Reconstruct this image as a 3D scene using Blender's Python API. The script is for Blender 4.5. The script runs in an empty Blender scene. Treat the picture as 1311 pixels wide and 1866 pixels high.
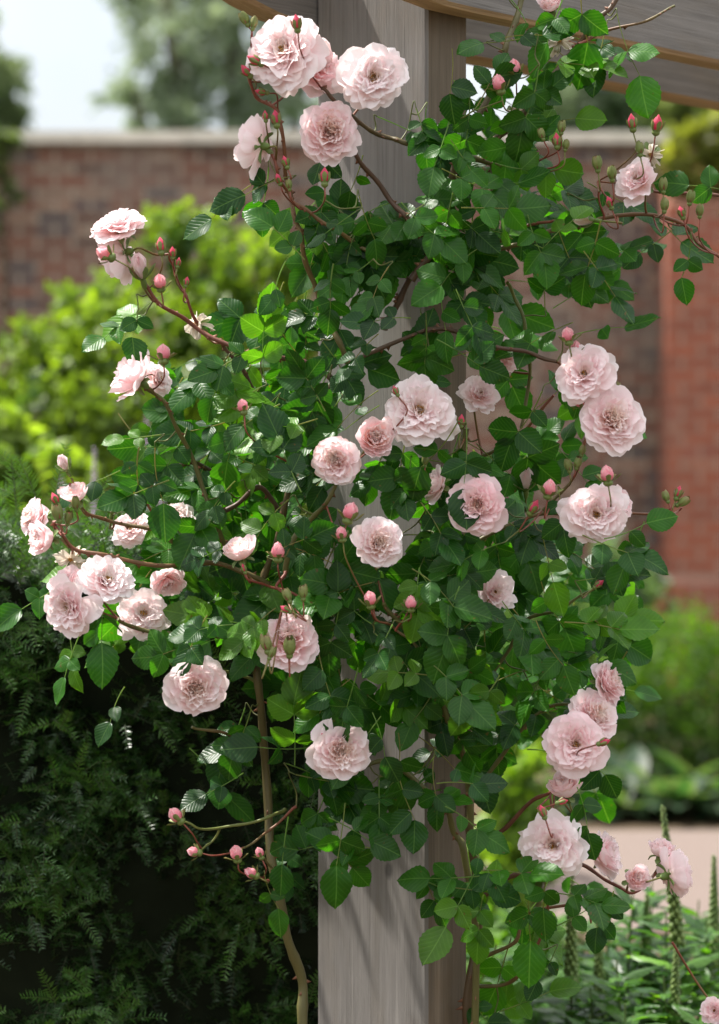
import bpy, math, random
import numpy as np
from mathutils import Vector, Matrix

# ---------------------------------------------------------------- camera, world, sun, exposure
S = bpy.context.scene
COL = S.collection
F = 4643.0            # focal length in photo pixels (photo is 1311 wide)
HX, HY, EYE = 655.5, 850.0, 1.5
cd = bpy.data.cameras.new("camera"); cam = bpy.data.objects.new("camera", cd); COL.objects.link(cam)
cd.sensor_fit = 'HORIZONTAL'; cd.sensor_width = 24.0; cd.lens = 24.0 * F / 1311.0
cd.shift_y = -(933.0 - HY) / 1311.0
cam.location = (0, 0, EYE); cam.rotation_euler = (math.radians(90), 0, 0)
cd.clip_start = 0.1; cd.clip_end = 500
cd.dof.use_dof = True; cd.dof.focus_distance = 3.47; cd.dof.aperture_fstop = 3.3; cd.dof.aperture_blades = 9
S.camera = cam

SUN_EL, SUN_AZ = math.radians(62), math.radians(-66)     # azimuth from +Y (behind the rose) towards -X
sd = Vector((math.sin(SUN_AZ) * math.cos(SUN_EL), math.cos(SUN_AZ) * math.cos(SUN_EL), math.sin(SUN_EL)))
W = bpy.data.worlds.new("World"); S.world = W; W.use_nodes = True
nt = W.node_tree; nt.nodes.clear()
wo = nt.nodes.new('ShaderNodeOutputWorld'); bg = nt.nodes.new('ShaderNodeBackground')
sky = nt.nodes.new('ShaderNodeTexSky'); sky.sky_type = 'NISHITA'; sky.sun_disc = False
sky.sun_elevation = SUN_EL; sky.sun_rotation = SUN_AZ; sky.dust_density = 2.5
tc = nt.nodes.new('ShaderNodeTexCoord'); nz = nt.nodes.new('ShaderNodeTexNoise')
nz.inputs['Scale'].default_value = 3.2; nz.inputs['Detail'].default_value = 6
rp = nt.nodes.new('ShaderNodeValToRGB'); rp.color_ramp.elements[0].position = .36; rp.color_ramp.elements[1].position = .6
mx = nt.nodes.new('ShaderNodeMixRGB'); 
sxz = nt.nodes.new('ShaderNodeSeparateXYZ'); nt.links.new(tc.outputs['Generated'], sxz.inputs[0])
grd = nt.nodes.new('ShaderNodeMath'); grd.operation = 'MULTIPLY_ADD'; grd.use_clamp = False; grd.inputs[1].default_value = 11.5; grd.inputs[2].default_value = 3.3
nt.links.new(sxz.outputs[2], grd.inputs[0])
vm = nt.nodes.new('ShaderNodeVectorMath'); vm.operation = 'SCALE'; vm.inputs[0].default_value = (1.0, 1.0, .99); nt.links.new(grd.outputs[0], vm.inputs['Scale'])
nt.links.new(vm.outputs[0], mx.inputs[2])
mul = nt.nodes.new('ShaderNodeMath'); mul.operation = 'MULTIPLY_ADD'; mul.inputs[1].default_value = .5; mul.inputs[2].default_value = .42
nt.links.new(tc.outputs['Generated'], nz.inputs['Vector']); nt.links.new(nz.outputs['Fac'], rp.inputs[0])
nt.links.new(rp.outputs[0], mul.inputs[0]); nt.links.new(mul.outputs[0], mx.inputs[0])
nt.links.new(sky.outputs[0], mx.inputs[1]); nt.links.new(mx.outputs[0], bg.inputs[0])
bg.inputs[1].default_value = 0.10; nt.links.new(bg.outputs[0], wo.inputs[0])
sl = bpy.data.lights.new("sun", 'SUN'); sl.energy = 5.0; sl.angle = math.radians(0.9); sl.color = (1, .955, .89)
so = bpy.data.objects.new("sun", sl); COL.objects.link(so); so.rotation_euler = sd.to_track_quat('Z', 'Y').to_euler()
S.view_settings.view_transform = 'Standard'; S.view_settings.look = 'None'
S.view_settings.exposure = 1.08; S.view_settings.gamma = 1.0; S.view_settings.use_curve_mapping = False
S.cycles.use_denoising = True
try: S.cycles.denoiser = 'OPENIMAGEDENOISE'; S.cycles.denoising_input_passes = 'RGB_ALBEDO_NORMAL'
except Exception: pass
S.cycles.max_bounces = 24; S.cycles.diffuse_bounces = 20; S.cycles.transmission_bounces = 12; S.cycles.transparent_max_bounces = 4
S.cycles.sample_clamp_indirect = 6.0; S.cycles.caustics_reflective = False; S.cycles.caustics_refractive = False

R = random.Random(7)
NR = np.random.RandomState(11)
def P(px, py, Y): return np.array([(px - HX) / F * Y, Y, EYE + (HY - py) / F * Y])
def unit(v):
    v = np.asarray(v, float); return v / (np.linalg.norm(v) + 1e-9)
def U(a, b): return R.uniform(a, b)

# ---------------------------------------------------------------- mesh builder
class MB:
    def __init__(s): s.v = []; s.f = []; s.c = []; s.p = []; s.n = 0; s.mi = []
    def add(s, v, f, c=(1, 1, 1), p=None, mi=0):
        v = np.asarray(v, float).reshape(-1, 3); k = len(v)
        s.v.append(v); s.f.extend([tuple(i + s.n for i in q) for q in f]); s.n += k
        c = np.asarray(c, float)
        s.c.append(np.tile(c, (k, 1)) if c.ndim == 1 else c.reshape(-1, 3))
        s.p.append(np.zeros((k, 3)) if p is None else np.asarray(p, float).reshape(-1, 3))
        s.mi.extend([mi] * len(f))
    def grid(s, G, c=(1, 1, 1), p=None, mi=0, wrap=False):
        m, n = G.shape[:2]; f = []
        for i in range(m - 1):
            for j in range(n if wrap else n - 1):
                k = (j + 1) % n; f.append((i * n + j, i * n + k, (i + 1) * n + k, (i + 1) * n + j))
        s.add(G.reshape(-1, 3), f, c, p, mi)
    def box(s, lo, hi, M=None, c=(1, 1, 1), mi=0):
        x0, y0, z0 = lo; x1, y1, z1 = hi
        v = np.array([(x0,y0,z0),(x1,y0,z0),(x1,y1,z0),(x0,y1,z0),(x0,y0,z1),(x1,y0,z1),(x1,y1,z1),(x0,y1,z1)], float)
        if M is not None: v = v @ np.array(M).T
        s.add(v, [(0,3,2,1),(4,5,6,7),(0,1,5,4),(1,2,6,5),(2,3,7,6),(3,0,4,7)], c, None, mi)
    def tube(s, pts, r, sides=7, c=(1, 1, 1), c2=None):
        pts = np.asarray(pts, float); n = len(pts)
        r = np.full(n, r) if np.isscalar(r) else np.asarray(r, float)
        T = np.gradient(pts, axis=0); T /= np.linalg.norm(T, axis=1)[:, None] + 1e-9
        u = unit(np.cross(T[0], (0.3, 0.5, 0.81))); G = np.zeros((n, sides, 3))
        a = np.arange(sides) * 2 * math.pi / sides
        for i in range(n):
            u = unit(u - T[i] * np.dot(u, T[i])); w = np.cross(T[i], u)
            G[i] = pts[i] + r[i] * (np.cos(a)[:, None] * u + np.sin(a)[:, None] * w)
        c = np.asarray(c, float)
        if c2 is not None:
            t = np.linspace(0, 1, n)[:, None, None]; cc = (c * (1 - t) + np.asarray(c2) * t) * np.ones((n, sides, 1))
            s.grid(G, cc, None, 0, True)
        else: s.grid(G, c, None, 0, True)
        s.add(G[-1], [tuple(range(sides))], c if c2 is None else c2)
    def build(s, name, mats, parent=None, smooth=True):
        me = bpy.data.meshes.new(name)
        if s.n:
            V = np.concatenate(s.v); me.from_pydata(V.tolist(), [], s.f)
            a = me.attributes.new('tint', 'FLOAT_COLOR', 'POINT')
            C4 = np.ones((s.n, 4)); C4[:, :3] = np.concatenate(s.c); a.data.foreach_set('color', C4.ravel())
            b = me.attributes.new('pv', 'FLOAT_VECTOR', 'POINT'); b.data.foreach_set('vector', np.concatenate(s.p).ravel())
            if smooth: me.polygons.foreach_set('use_smooth', [True] * len(me.polygons))
            me.polygons.foreach_set('material_index', s.mi)
        for m in (mats if isinstance(mats, (list, tuple)) else [mats]): me.materials.append(m)
        o = bpy.data.objects.new(name, me); COL.objects.link(o)
        if parent is not None: o.parent = parent
        return o

def tag(o, label=None, cat=None, group=None, kind=None):
    if label: o['label'] = label
    if cat: o['category'] = cat
    if group: o['group'] = group
    if kind: o['kind'] = kind
    return o
def empty(name, loc=(0, 0, 0), parent=None):
    o = bpy.data.objects.new(name, None); COL.objects.link(o); o.location = loc; o.empty_display_size = .1
    if parent is not None: o.parent = parent
    return o
def shift(mb, loc):      # express verts relative to a thing's base
    mb.v = [v - np.asarray(loc) for v in mb.v]; return mb

# ---------------------------------------------------------------- materials
def mat(name):
    m = bpy.data.materials.new(name); m.use_nodes = True; t = m.node_tree; t.nodes.clear(); return m, t
def N(t, k, **kw):
    n = t.nodes.new(k)
    for a, b in kw.items():
        if a.startswith('i_'): n.inputs[int(a[2:]) if a[2:].isdigit() else a[2:]].default_value = b
        else: setattr(n, a, b)
    return n
def L(t, a, b): t.links.new(a, b)
def math_(t, op, a, b=None, c=None):
    n = N(t, 'ShaderNodeMath', operation=op)
    for i, x in enumerate((a, b, c)):
        if x is None: continue
        if isinstance(x, (int, float)): n.inputs[i].default_value = x
        else: L(t, x, n.inputs[i])
    return n.outputs[0]
def attr(t, nm): return N(t, 'ShaderNodeAttribute', attribute_name=nm)

def thin_mat(name, rough=.45, trans=.35, tcol=(1, 1, 1), tmul=1.0, veins=False, petal=False, spec=.5, under=None):
    m, t = mat(name)
    out = N(t, 'ShaderNodeOutputMaterial'); pb = N(t, 'ShaderNodeBsdfPrincipled'); tr = N(t, 'ShaderNodeBsdfTranslucent')
    mixs = N(t, 'ShaderNodeMixShader'); mixs.inputs[0].default_value = trans
    a = attr(t, 'tint'); col = a.outputs['Color']
    pb.inputs['Roughness'].default_value = rough; pb.inputs['Specular IOR Level'].default_value = spec
    if veins:
        pv = attr(t, 'pv'); sx = N(t, 'ShaderNodeSeparateXYZ'); L(t, pv.outputs['Vector'], sx.inputs[0])
        ax = math_(t, 'ABSOLUTE', sx.outputs[0])
        mid = math_(t, 'SUBTRACT', 1.0, math_(t, 'MULTIPLY', ax, 45.0)); midc = N(t, 'ShaderNodeClamp'); L(t, mid, midc.inputs[0])
        k = math_(t, 'SUBTRACT', math_(t, 'MULTIPLY', sx.outputs[1], 7.5), math_(t, 'MULTIPLY', ax, 8.0))
        sw = math_(t, 'SINE', math_(t, 'MULTIPLY', k, 6.2832))
        sv = math_(t, 'POWER', math_(t, 'ABSOLUTE', math_(t, 'MULTIPLY_ADD', sw, .5, .5)), 3.0)
        no = N(t, 'ShaderNodeTexNoise', i_Scale=420.0, i_Detail=3.0); tco = N(t, 'ShaderNodeTexCoord'); L(t, tco.outputs['Object'], no.inputs['Vector'])
        no2 = N(t, 'ShaderNodeTexNoise', i_Scale=40.0, i_Detail=4.0); L(t, tco.outputs['Object'], no2.inputs['Vector'])
        vein = math_(t, 'MAXIMUM', midc.outputs[0], math_(t, 'MULTIPLY', sv, .16))
        mxv = N(t, 'ShaderNodeMixRGB', blend_type='MIX'); L(t, vein, mxv.inputs[0]); L(t, col, mxv.inputs[1])
        br = N(t, 'ShaderNodeMixRGB', blend_type='ADD'); br.inputs[0].default_value = 1; L(t, col, br.inputs[1]); br.inputs[2].default_value = (.05, .085, .025, 1)
        L(t, br.outputs[0], mxv.inputs[2])
        hs = N(t, 'ShaderNodeHueSaturation'); L(t, mxv.outputs[0], hs.inputs['Color'])
        L(t, math_(t, 'MULTIPLY_ADD', no2.outputs['Fac'], .7, .65), hs.inputs['Value'])
        sp1 = N(t, 'ShaderNodeTexNoise', i_Scale=130.0, i_Detail=2.0); L(t, tco.outputs['Object'], sp1.inputs['Vector'])
        sr = N(t, 'ShaderNodeValToRGB'); sr.color_ramp.elements[0].position = .70; sr.color_ramp.elements[1].position = .76; L(t, sp1.outputs['Fac'], sr.inputs[0])
        ms = N(t, 'ShaderNodeMixRGB'); L(t, math_(t, 'MULTIPLY', sr.outputs[0], .75), ms.inputs[0]); L(t, hs.outputs[0], ms.inputs[1]); ms.inputs[2].default_value = (.10, .055, .015, 1)
        col = ms.outputs[0]
        h = math_(t, 'ADD', math_(t, 'MULTIPLY', math_(t, 'MAXIMUM', midc.outputs[0], sv), -1.0), math_(t, 'MULTIPLY', no.outputs['Fac'], .5))
        bp = N(t, 'ShaderNodeBump'); bp.inputs['Strength'].default_value = .35; bp.inputs['Distance'].default_value = .0006
        L(t, h, bp.inputs['Height']); L(t, bp.outputs[0], pb.inputs['Normal'])
        # pale, matt underside
        ge = N(t, 'ShaderNodeNewGeometry'); mu = N(t, 'ShaderNodeMixRGB'); L(t, ge.outputs['Backfacing'], mu.inputs[0]); L(t, col, mu.inputs[1])
        un = N(t, 'ShaderNodeMixRGB'); un.inputs[0].default_value = .22; L(t, col, un.inputs[1]); un.inputs[2].default_value = (.16, .26, .14, 1)
        L(t, un.outputs[0], mu.inputs[2]); pc = mu.outputs[0]
        L(t, pc, pb.inputs['Base Color'])
        L(t, math_(t, 'ADD', math_(t, 'MULTIPLY_ADD', ge.outputs['Backfacing'], .3, rough - .06), math_(t, 'MULTIPLY', no2.outputs['Fac'], .14)), pb.inputs['Roughness'])
    else:
        if petal:
            pv = attr(t, 'pv'); mp = N(t, 'ShaderNodeMapping'); mp.inputs['Scale'].default_value = (26, 2.2, 9)
            L(t, pv.outputs['Vector'], mp.inputs[0]); no = N(t, 'ShaderNodeTexNoise', i_Scale=1.0, i_Detail=3.0); L(t, mp.outputs[0], no.inputs['Vector'])
            bp = N(t, 'ShaderNodeBump'); bp.inputs['Strength'].default_value = .35; bp.inputs['Distance'].default_value = .0012
            L(t, no.outputs['Fac'], bp.inputs['Height']); L(t, bp.outputs[0], pb.inputs['Normal'])
            hs = N(t, 'ShaderNodeHueSaturation'); L(t, col, hs.inputs['Color']); L(t, math_(t, 'MULTIPLY_ADD', no.outputs['Fac'], .5, .75), hs.inputs['Saturation'])
            hs.inputs['Value'].default_value = 1; col = hs.outputs[0]
            pb.inputs['Sheen Weight'].default_value = .15
        L(t, col, pb.inputs['Base Color'])
    tm = N(t, 'ShaderNodeMixRGB', blend_type='MULTIPLY'); tm.inputs[0].default_value = 1; L(t, col, tm.inputs[1])
    tm.inputs[2].default_value = (tcol[0] * tmul, tcol[1] * tmul, tcol[2] * tmul, 1); L(t, tm.outputs[0], tr.inputs['Color'])
    L(t, pb.outputs[0], mixs.inputs[1]); L(t, tr.outputs[0], mixs.inputs[2]); L(t, mixs.outputs[0], out.inputs[0])
    return m

M_LEAF = thin_mat('rose_leaf', .36, .36, (1.9, 2.0, .45), 1.8, veins=True, spec=.27)
M_PETAL = thin_mat('rose_petal', .65, .34, (1.0, .965, .955), 1.0, petal=True, spec=.15)
M_BACKLEAF = thin_mat('background_leaf', .5, .42, (1.6, 1.7, .55), 1.55, spec=.4)
M_TREE = thin_mat('tree_leaf', .6, .42, (1.15, 1.25, .8), 1.15, spec=.3)
M_NEEDLE = thin_mat('yew_needle', .38, .2, (1.6, 1.7, .4), 1.4, spec=.5)

def tint_mat(name, rough=.6, spec=.4, bump=.4, scale=120, stretch=(1, 1, 1), var=.5):
    m, t = mat(name); out = N(t, 'ShaderNodeOutputMaterial'); pb = N(t, 'ShaderNodeBsdfPrincipled'); a = attr(t, 'tint')
    tco = N(t, 'ShaderNodeTexCoord'); mp = N(t, 'ShaderNodeMapping'); mp.inputs['Scale'].default_value = stretch
    no = N(t, 'ShaderNodeTexNoise', i_Scale=float(scale), i_Detail=5.0); L(t, tco.outputs['Object'], mp.inputs[0]); L(t, mp.outputs[0], no.inputs['Vector'])
    hs = N(t, 'ShaderNodeHueSaturation'); L(t, a.outputs['Color'], hs.inputs['Color']); L(t, math_(t, 'MULTIPLY_ADD', no.outputs['Fac'], var * 2, 1 - var), hs.inputs['Value'])
    L(t, hs.outputs[0], pb.inputs['Base Color']); pb.inputs['Roughness'].default_value = rough; pb.inputs['Specular IOR Level'].default_value = spec
    bp = N(t, 'ShaderNodeBump'); bp.inputs['Strength'].default_value = bump; bp.inputs['Distance'].default_value = .003
    L(t, no.outputs['Fac'], bp.inputs['Height']); L(t, bp.outputs[0], pb.inputs['Normal']); L(t, pb.outputs[0], out.inputs[0]); return m
M_STEM = tint_mat('rose_stem', .5, .4, .6, 45, (1, 1, .35), .5)
M_BARK = tint_mat('bark', .85, .2, .8, 30, (1, 1, .3), .5)
M_GREEN = tint_mat('sepal_green', .5, .4, .2, 200, (1, 1, 1), .25)
M_GOLD = tint_mat('stamen_gold', .6, .3, .1, 300, (1, 1, 1), .2)
M_DARK = tint_mat('hedge_core_shadow', .95, .1, .8, 25, (1, 1, 1), .5)
M_SOIL = tint_mat('soil', .95, .1, 1.0, 12, (1, 1, 1), .5)

def wood_mat(name, c1, c2, c3, knots=()):
    m, t = mat(name); out = N(t, 'ShaderNodeOutputMaterial'); pb = N(t, 'ShaderNodeBsdfPrincipled'); pv = attr(t, 'pv')
    def nz(scale, st, det=6.0, dist=0.0):
        mp = N(t, 'ShaderNodeMapping'); mp.inputs['Scale'].default_value = st; L(t, pv.outputs['Vector'], mp.inputs[0])
        n = N(t, 'ShaderNodeTexNoise', i_Scale=float(scale), i_Detail=det, i_Distortion=dist); L(t, mp.outputs[0], n.inputs['Vector']); return n.outputs['Fac']
    fine = nz(1, (420, 420, 9), 5); mid = nz(1, (70, 70, 2.2), 5, .6); big = nz(1, (11, 11, 1.6), 4); grain = nz(1, (900, 900, 30), 2)
    blot = nz(1, (14, 14, 5), 6); knot = nz(1, (30, 30, 12), 5)
    r = N(t, 'ShaderNodeValToRGB'); r.color_ramp.elements[0].position = .34; r.color_ramp.elements[1].position = .68
    r.color_ramp.elements[0].color = (*c1, 1); r.color_ramp.elements[1].color = (*c2, 1)
    L(t, math_(t, 'ADD', math_(t, 'MULTIPLY', mid, .6), math_(t, 'MULTIPLY', big, .4)), r.inputs[0])
    mxr = N(t, 'ShaderNodeMixRGB'); r2 = N(t, 'ShaderNodeValToRGB'); r2.color_ramp.elements[0].position = .5; r2.color_ramp.elements[1].position = .72
    L(t, blot, r2.inputs[0]); L(t, r2.outputs[0], mxr.inputs[0]); L(t, r.outputs[0], mxr.inputs[1]); mxr.inputs[2].default_value = (*c3, 1)
    hs = N(t, 'ShaderNodeHueSaturation'); L(t, mxr.outputs[0], hs.inputs['Color'])
    cr = N(t, 'ShaderNodeValToRGB'); cr.color_ramp.elements[0].position = .33; cr.color_ramp.elements[1].position = .42; cr.color_ramp.elements[0].color = (.72, .72, .72, 1)
    L(t, fine, cr.inputs[0])
    v = math_(t, 'MULTIPLY', math_(t, 'MULTIPLY_ADD', fine, .45, .8), math_(t, 'MULTIPLY_ADD', cr.outputs[0], .5, .5))
    v = math_(t, 'MULTIPLY', v, math_(t, 'MULTIPLY_ADD', knot, .35, .83))
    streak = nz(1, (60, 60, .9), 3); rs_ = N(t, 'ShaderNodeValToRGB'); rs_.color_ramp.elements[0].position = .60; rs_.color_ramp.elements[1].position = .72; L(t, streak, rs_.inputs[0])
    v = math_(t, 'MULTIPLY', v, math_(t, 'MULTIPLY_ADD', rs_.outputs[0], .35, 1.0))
    for kx, ky, kz, kr in knots:
        sb = N(t, 'ShaderNodeVectorMath', operation='SUBTRACT'); L(t, pv.outputs['Vector'], sb.inputs[0]); sb.inputs[1].default_value = (kx, ky, kz)
        sc_ = N(t, 'ShaderNodeVectorMath', operation='MULTIPLY'); L(t, sb.outputs[0], sc_.inputs[0]); sc_.inputs[1].default_value = (1 / kr, 1 / kr, .6 / kr)
        ln = N(t, 'ShaderNodeVectorMath', operation='LENGTH'); L(t, sc_.outputs[0], ln.inputs[0])
        dist = math_(t, 'ADD', ln.outputs['Value'], math_(t, 'MULTIPLY', fine, .5))
        cl_ = N(t, 'ShaderNodeClamp'); L(t, math_(t, 'MULTIPLY', math_(t, 'SUBTRACT', 1.6, dist), 1.4), cl_.inputs[0])
        v = math_(t, 'MULTIPLY', v, math_(t, 'SUBTRACT', 1.0, math_(t, 'MULTIPLY', cl_.outputs[0], .55)))
    L(t, v, hs.inputs['Value']); L(t, hs.outputs[0], pb.inputs['Base Color'])
    pb.inputs['Roughness'].default_value = .8; pb.inputs['Specular IOR Level'].default_value = .25
    bp = N(t, 'ShaderNodeBump'); bp.inputs['Strength'].default_value = .6; bp.inputs['Distance'].default_value = .0015
    L(t, math_(t, 'ADD', math_(t, 'MULTIPLY', fine, .8), math_(t, 'MULTIPLY', grain, .3)), bp.inputs['Height']); L(t, bp.outputs[0], pb.inputs['Normal'])
    L(t, pb.outputs[0], out.inputs[0]); return m
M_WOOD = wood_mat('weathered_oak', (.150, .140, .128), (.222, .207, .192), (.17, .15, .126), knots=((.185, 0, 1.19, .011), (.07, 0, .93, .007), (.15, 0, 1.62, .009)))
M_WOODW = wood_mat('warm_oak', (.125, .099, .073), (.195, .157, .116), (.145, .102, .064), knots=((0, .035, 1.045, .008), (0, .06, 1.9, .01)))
M_WOODE = wood_mat('lit_oak_edge', (.36, .24, .14), (.55, .40, .25), (.40, .27, .16))  # lit look of beam undersides and bevels painted as paler wood

def brick_mat(name, a, b, mortar, dark, dirt):
    m, t = mat(name); out = N(t, 'ShaderNodeOutputMaterial'); pb = N(t, 'ShaderNodeBsdfPrincipled')
    tco = N(t, 'ShaderNodeTexCoord'); sx = N(t, 'ShaderNodeSeparateXYZ'); L(t, tco.outputs['Object'], sx.inputs[0])
    cb = N(t, 'ShaderNodeCombineXYZ'); L(t, math_(t, 'ADD', sx.outputs[0], sx.outputs[1]), cb.inputs[0]); L(t, sx.outputs[2], cb.inputs[1])
    bt = N(t, 'ShaderNodeTexBrick'); L(t, cb.outputs[0], bt.inputs['Vector'])
    bt.inputs['Scale'].default_value = 1; bt.inputs['Brick Width'].default_value = .225; bt.inputs['Row Height'].default_value = .0775
    bt.inputs['Mortar Size'].default_value = .010; bt.inputs['Mortar Smooth'].default_value = .2; bt.inputs['Bias'].default_value = -.1
    bt.inputs['Color1'].default_value = (*a, 1); bt.inputs['Color2'].default_value = (*b, 1); bt.inputs['Mortar'].default_value = (*mortar, 1)
    # odd burnt headers: cell noise on brick cells
    mp = N(t, 'ShaderNodeMapping'); mp.inputs['Scale'].default_value = (1 / .225, 1 / .0775, 1); L(t, cb.outputs[0], mp.inputs[0])
    fl = N(t, 'ShaderNodeVectorMath', operation='FLOOR'); L(t, mp.outputs[0], fl.inputs[0])
    wn = N(t, 'ShaderNodeTexWhiteNoise', noise_dimensions='2D'); L(t, fl.outputs[0], wn.inputs['Vector'])
    st = math_(t, 'MULTIPLY', math_(t, 'GREATER_THAN', wn.outputs['Value'], .86), math_(t, 'SUBTRACT', 1.0, bt.outputs['Fac']))
    m1 = N(t, 'ShaderNodeMixRGB'); L(t, math_(t, 'MULTIPLY', st, .75), m1.inputs[0]); L(t, bt.outputs['Color'], m1.inputs[1]); m1.inputs[2].default_value = (*dark, 1)
    pl = N(t, 'ShaderNodeMixRGB'); L(t, math_(t, 'MULTIPLY', math_(t, 'MULTIPLY', math_(t, 'LESS_THAN', wn.outputs['Value'], .12), math_(t, 'SUBTRACT', 1.0, bt.outputs['Fac'])), dirt[3] * .7), pl.inputs[0]); L(t, m1.outputs[0], pl.inputs[1]); pl.inputs[2].default_value = (.30, .22, .16, 1); m1 = pl
    no = N(t, 'ShaderNodeTexNoise', i_Scale=1.1, i_Detail=8.0); L(t, tco.outputs['Object'], no.inputs['Vector'])
    r = N(t, 'ShaderNodeValToRGB'); r.color_ramp.elements[0].position = .52; r.color_ramp.elements[1].position = .68; L(t, no.outputs['Fac'], r.inputs[0])
    m2 = N(t, 'ShaderNodeMixRGB'); L(t, math_(t, 'MULTIPLY', r.outputs[0], dirt[3]), m2.inputs[0]); L(t, m1.outputs[0], m2.inputs[1]); m2.inputs[2].default_value = (*dirt[:3], 1)
    n2 = N(t, 'ShaderNodeTexNoise', i_Scale=22.0, i_Detail=6.0); L(t, tco.outputs['Object'], n2.inputs['Vector'])
    hs = N(t, 'ShaderNodeHueSaturation'); L(t, m2.outputs[0], hs.inputs['Color']); L(t, math_(t, 'MULTIPLY_ADD', n2.outputs['Fac'], .8, .6), hs.inputs['Value'])
    L(t, hs.outputs[0], pb.inputs['Base Color']); pb.inputs['Roughness'].default_value = .9
    bp = N(t, 'ShaderNodeBump'); bp.inputs['Strength'].default_value = .7; bp.inputs['Distance'].default_value = .01
    L(t, math_(t, 'SUBTRACT', n2.outputs['Fac'], bt.outputs['Fac']), bp.inputs['Height']); L(t, bp.outputs[0], pb.inputs['Normal']); L(t, pb.outputs[0], out.inputs[0]); return m
M_BRICK = brick_mat('old_brick', (.17, .058, .034), (.07, .036, .028), (.32, .27, .21), (.05, .045, .055), (.20, .17, .14, .7))
M_BRICKR = brick_mat('red_brick', (.32, .078, .036), (.23, .06, .032), (.32, .21, .155), (.26, .07, .045), (.30, .16, .11, .4))
M_COPING = tint_mat('coping_stone', .85, .2, .4, 9, (1, 1, 1), .25)
M_PATH = tint_mat('gravel_path', .95, .1, .6, 60, (1, 1, 1), .25)

# ---------------------------------------------------------------- setting: ground, path, wall
g = MB(); xs = np.linspace(-120, 120, 41); ys = np.linspace(-20, 220, 41)
g.grid(np.array([[(x, y, 0) for x in xs] for y in ys]), (.075, .055, .035)); tag(g.build('ground', M_SOIL), kind='structure')
g = MB(); g.grid(np.array([[(x, y, .006) for x in np.linspace(-14, 14, 15)] for y in (8.2, 9.2, 10.45)]), (.155, .122, .107)); tag(g.build('path', M_PATH), kind='structure')
g = MB(); g.grid(np.array([[(x, y, .006) for x in np.linspace(-30, 30, 15)] for y in (16.9, 25, 60, 150)]), (.05, .10, .03)); tag(g.build('lawn', M_SOIL), kind='structure')

WY = 16.0; WT = EYE + (HY - 262) / F * WY
wall = empty('brick_wall', (0, WY, 0)); tag(wall, 'tall old mottled brick wall with pale stone coping and a newer red buttress', 'garden wall')
g = MB(); g.box((-12, 0, 0), (12, .34, WT)); g.build('wall_face', M_BRICK, wall, False)
g = MB(); xx = -12.0
while xx < 12:
    w = U(.55, .75); h = .075 + U(-.004, .006); g.box((xx, -.06 + U(-.006, .006), WT + .003), (min(xx + w, 12) - .006, .40, WT + h), c=np.array((.66, .62, .53)) * U(.85, 1.08)); xx += w
g.build('coping', M_COPING, wall, False)
bx = (1216 - HX) / F * 15.6
bu = MB(); bu.box((bx, -.40, .84), (bx + 1.3, -.003, 3.1)); b_ = bu.build('buttress', M_BRICKR, wall, False)
bu = MB(); v0 = np.array([(bx, -.40, 3.102), (bx + 1.3, -.40, 3.102), (bx + 1.3, -.003, 3.102), (bx, -.003, 3.102), (bx, -.003, 3.4), (bx + 1.3, -.003, 3.4)])
bu.add(v0, [(0, 1, 5, 4), (0, 4, 3), (1, 2, 5), (0, 3, 2, 1), (2, 3, 4, 5)], (.33, .15, .10)); bu.build('weathering', M_COPING, b_, False)
bu = MB(); bu.box((bx - .07, -.47, 0), (bx + 1.37, -.003, .76)); bu.build('plinth', M_BRICKR, b_, False)
bu = MB(); v0 = np.array([(bx - .07, -.47, .762), (bx + 1.37, -.47, .762), (bx + 1.37, -.003, .762), (bx - .07, -.003, .762), (bx, -.403, .838), (bx + 1.3, -.403, .838), (bx + 1.3, -.003, .838), (bx, -.003, .838)])
bu.add(v0, [(0,3,2,1),(4,5,6,7),(0,1,5,4),(1,2,6,5),(2,3,7,6),(3,0,4,7)], (.24, .12, .085)); bu.build('plinth_cap', M_COPING, b_, False)

# ---------------------------------------------------------------- pergola
TH = math.radians(41.7); dB = np.array([math.sin(TH), math.cos(TH), 0]); dF = np.array([-math.cos(TH), math.sin(TH), 0])
CX = P(778, 850, 3.55); CX[2] = 0
PW, PD, BZ = .209, .0906, 2.134
per = empty('pergola', CX + dF * PW / 2 + dB * PD / 2); tag(per, 'weathered grey oak pergola post carrying two long beams', 'pergola')
PL = np.array(per.location)
def timber(mb, org, u, v, w, lu, lv, lw, mi=(0, 0, 0, 0, 0, 0), bev=.004, tail=None):
    """box with bevelled long edges along w, subdivided; pv = (u,v,w) grain coordinates with w along the grain"""
    b = bev; prof = [(b, 0), (lu - b, 0), (lu, b), (lu, lv - b), (lu - b, lv), (b, lv), (0, lv - b), (0, b)]
    ws = np.linspace(0, lw, 24 if tail is None else 60)
    Vv, Pv = [], []
    for k in ws:
        for a, c in prof:
            kk = 0
            if tail is not None: c = c + (lv - c) / lv * min(tail(k), lv * .8)
            Vv.append(org + u * a + v * c + w * k); Pv.append((a, c + (0 if True else 0), k))
    n = 8; f = []; mis = [mi[0], mi[4], mi[1], mi[4], mi[2], mi[4], mi[3], mi[4]]
    for i in range(len(ws) - 1):
        for j in range(n):
            k = (j + 1) % n; mb.add(np.zeros((0, 3)), [], mi=0); f.append(((i*n+j, i*n+k, (i+1)*n+k, (i+1)*n+j), mis[j]))
    base = mb.n; mb.add(Vv, [q for q, _ in f], (1, 1, 1), np.array(Pv) + (0 if tail is None else U(4, 7)))
    mb.mi[-len(f):] = [x for _, x in f]
    k0 = len(ws) - 1
    mb.f.append(tuple(base + i for i in range(7, -1, -1))); mb.mi.append(mi[5]); mb.f.append(tuple(base + k0 * n + i for i in range(8))); mb.mi.append(mi[5])
up = np.array([0, 0, 1.])
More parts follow.
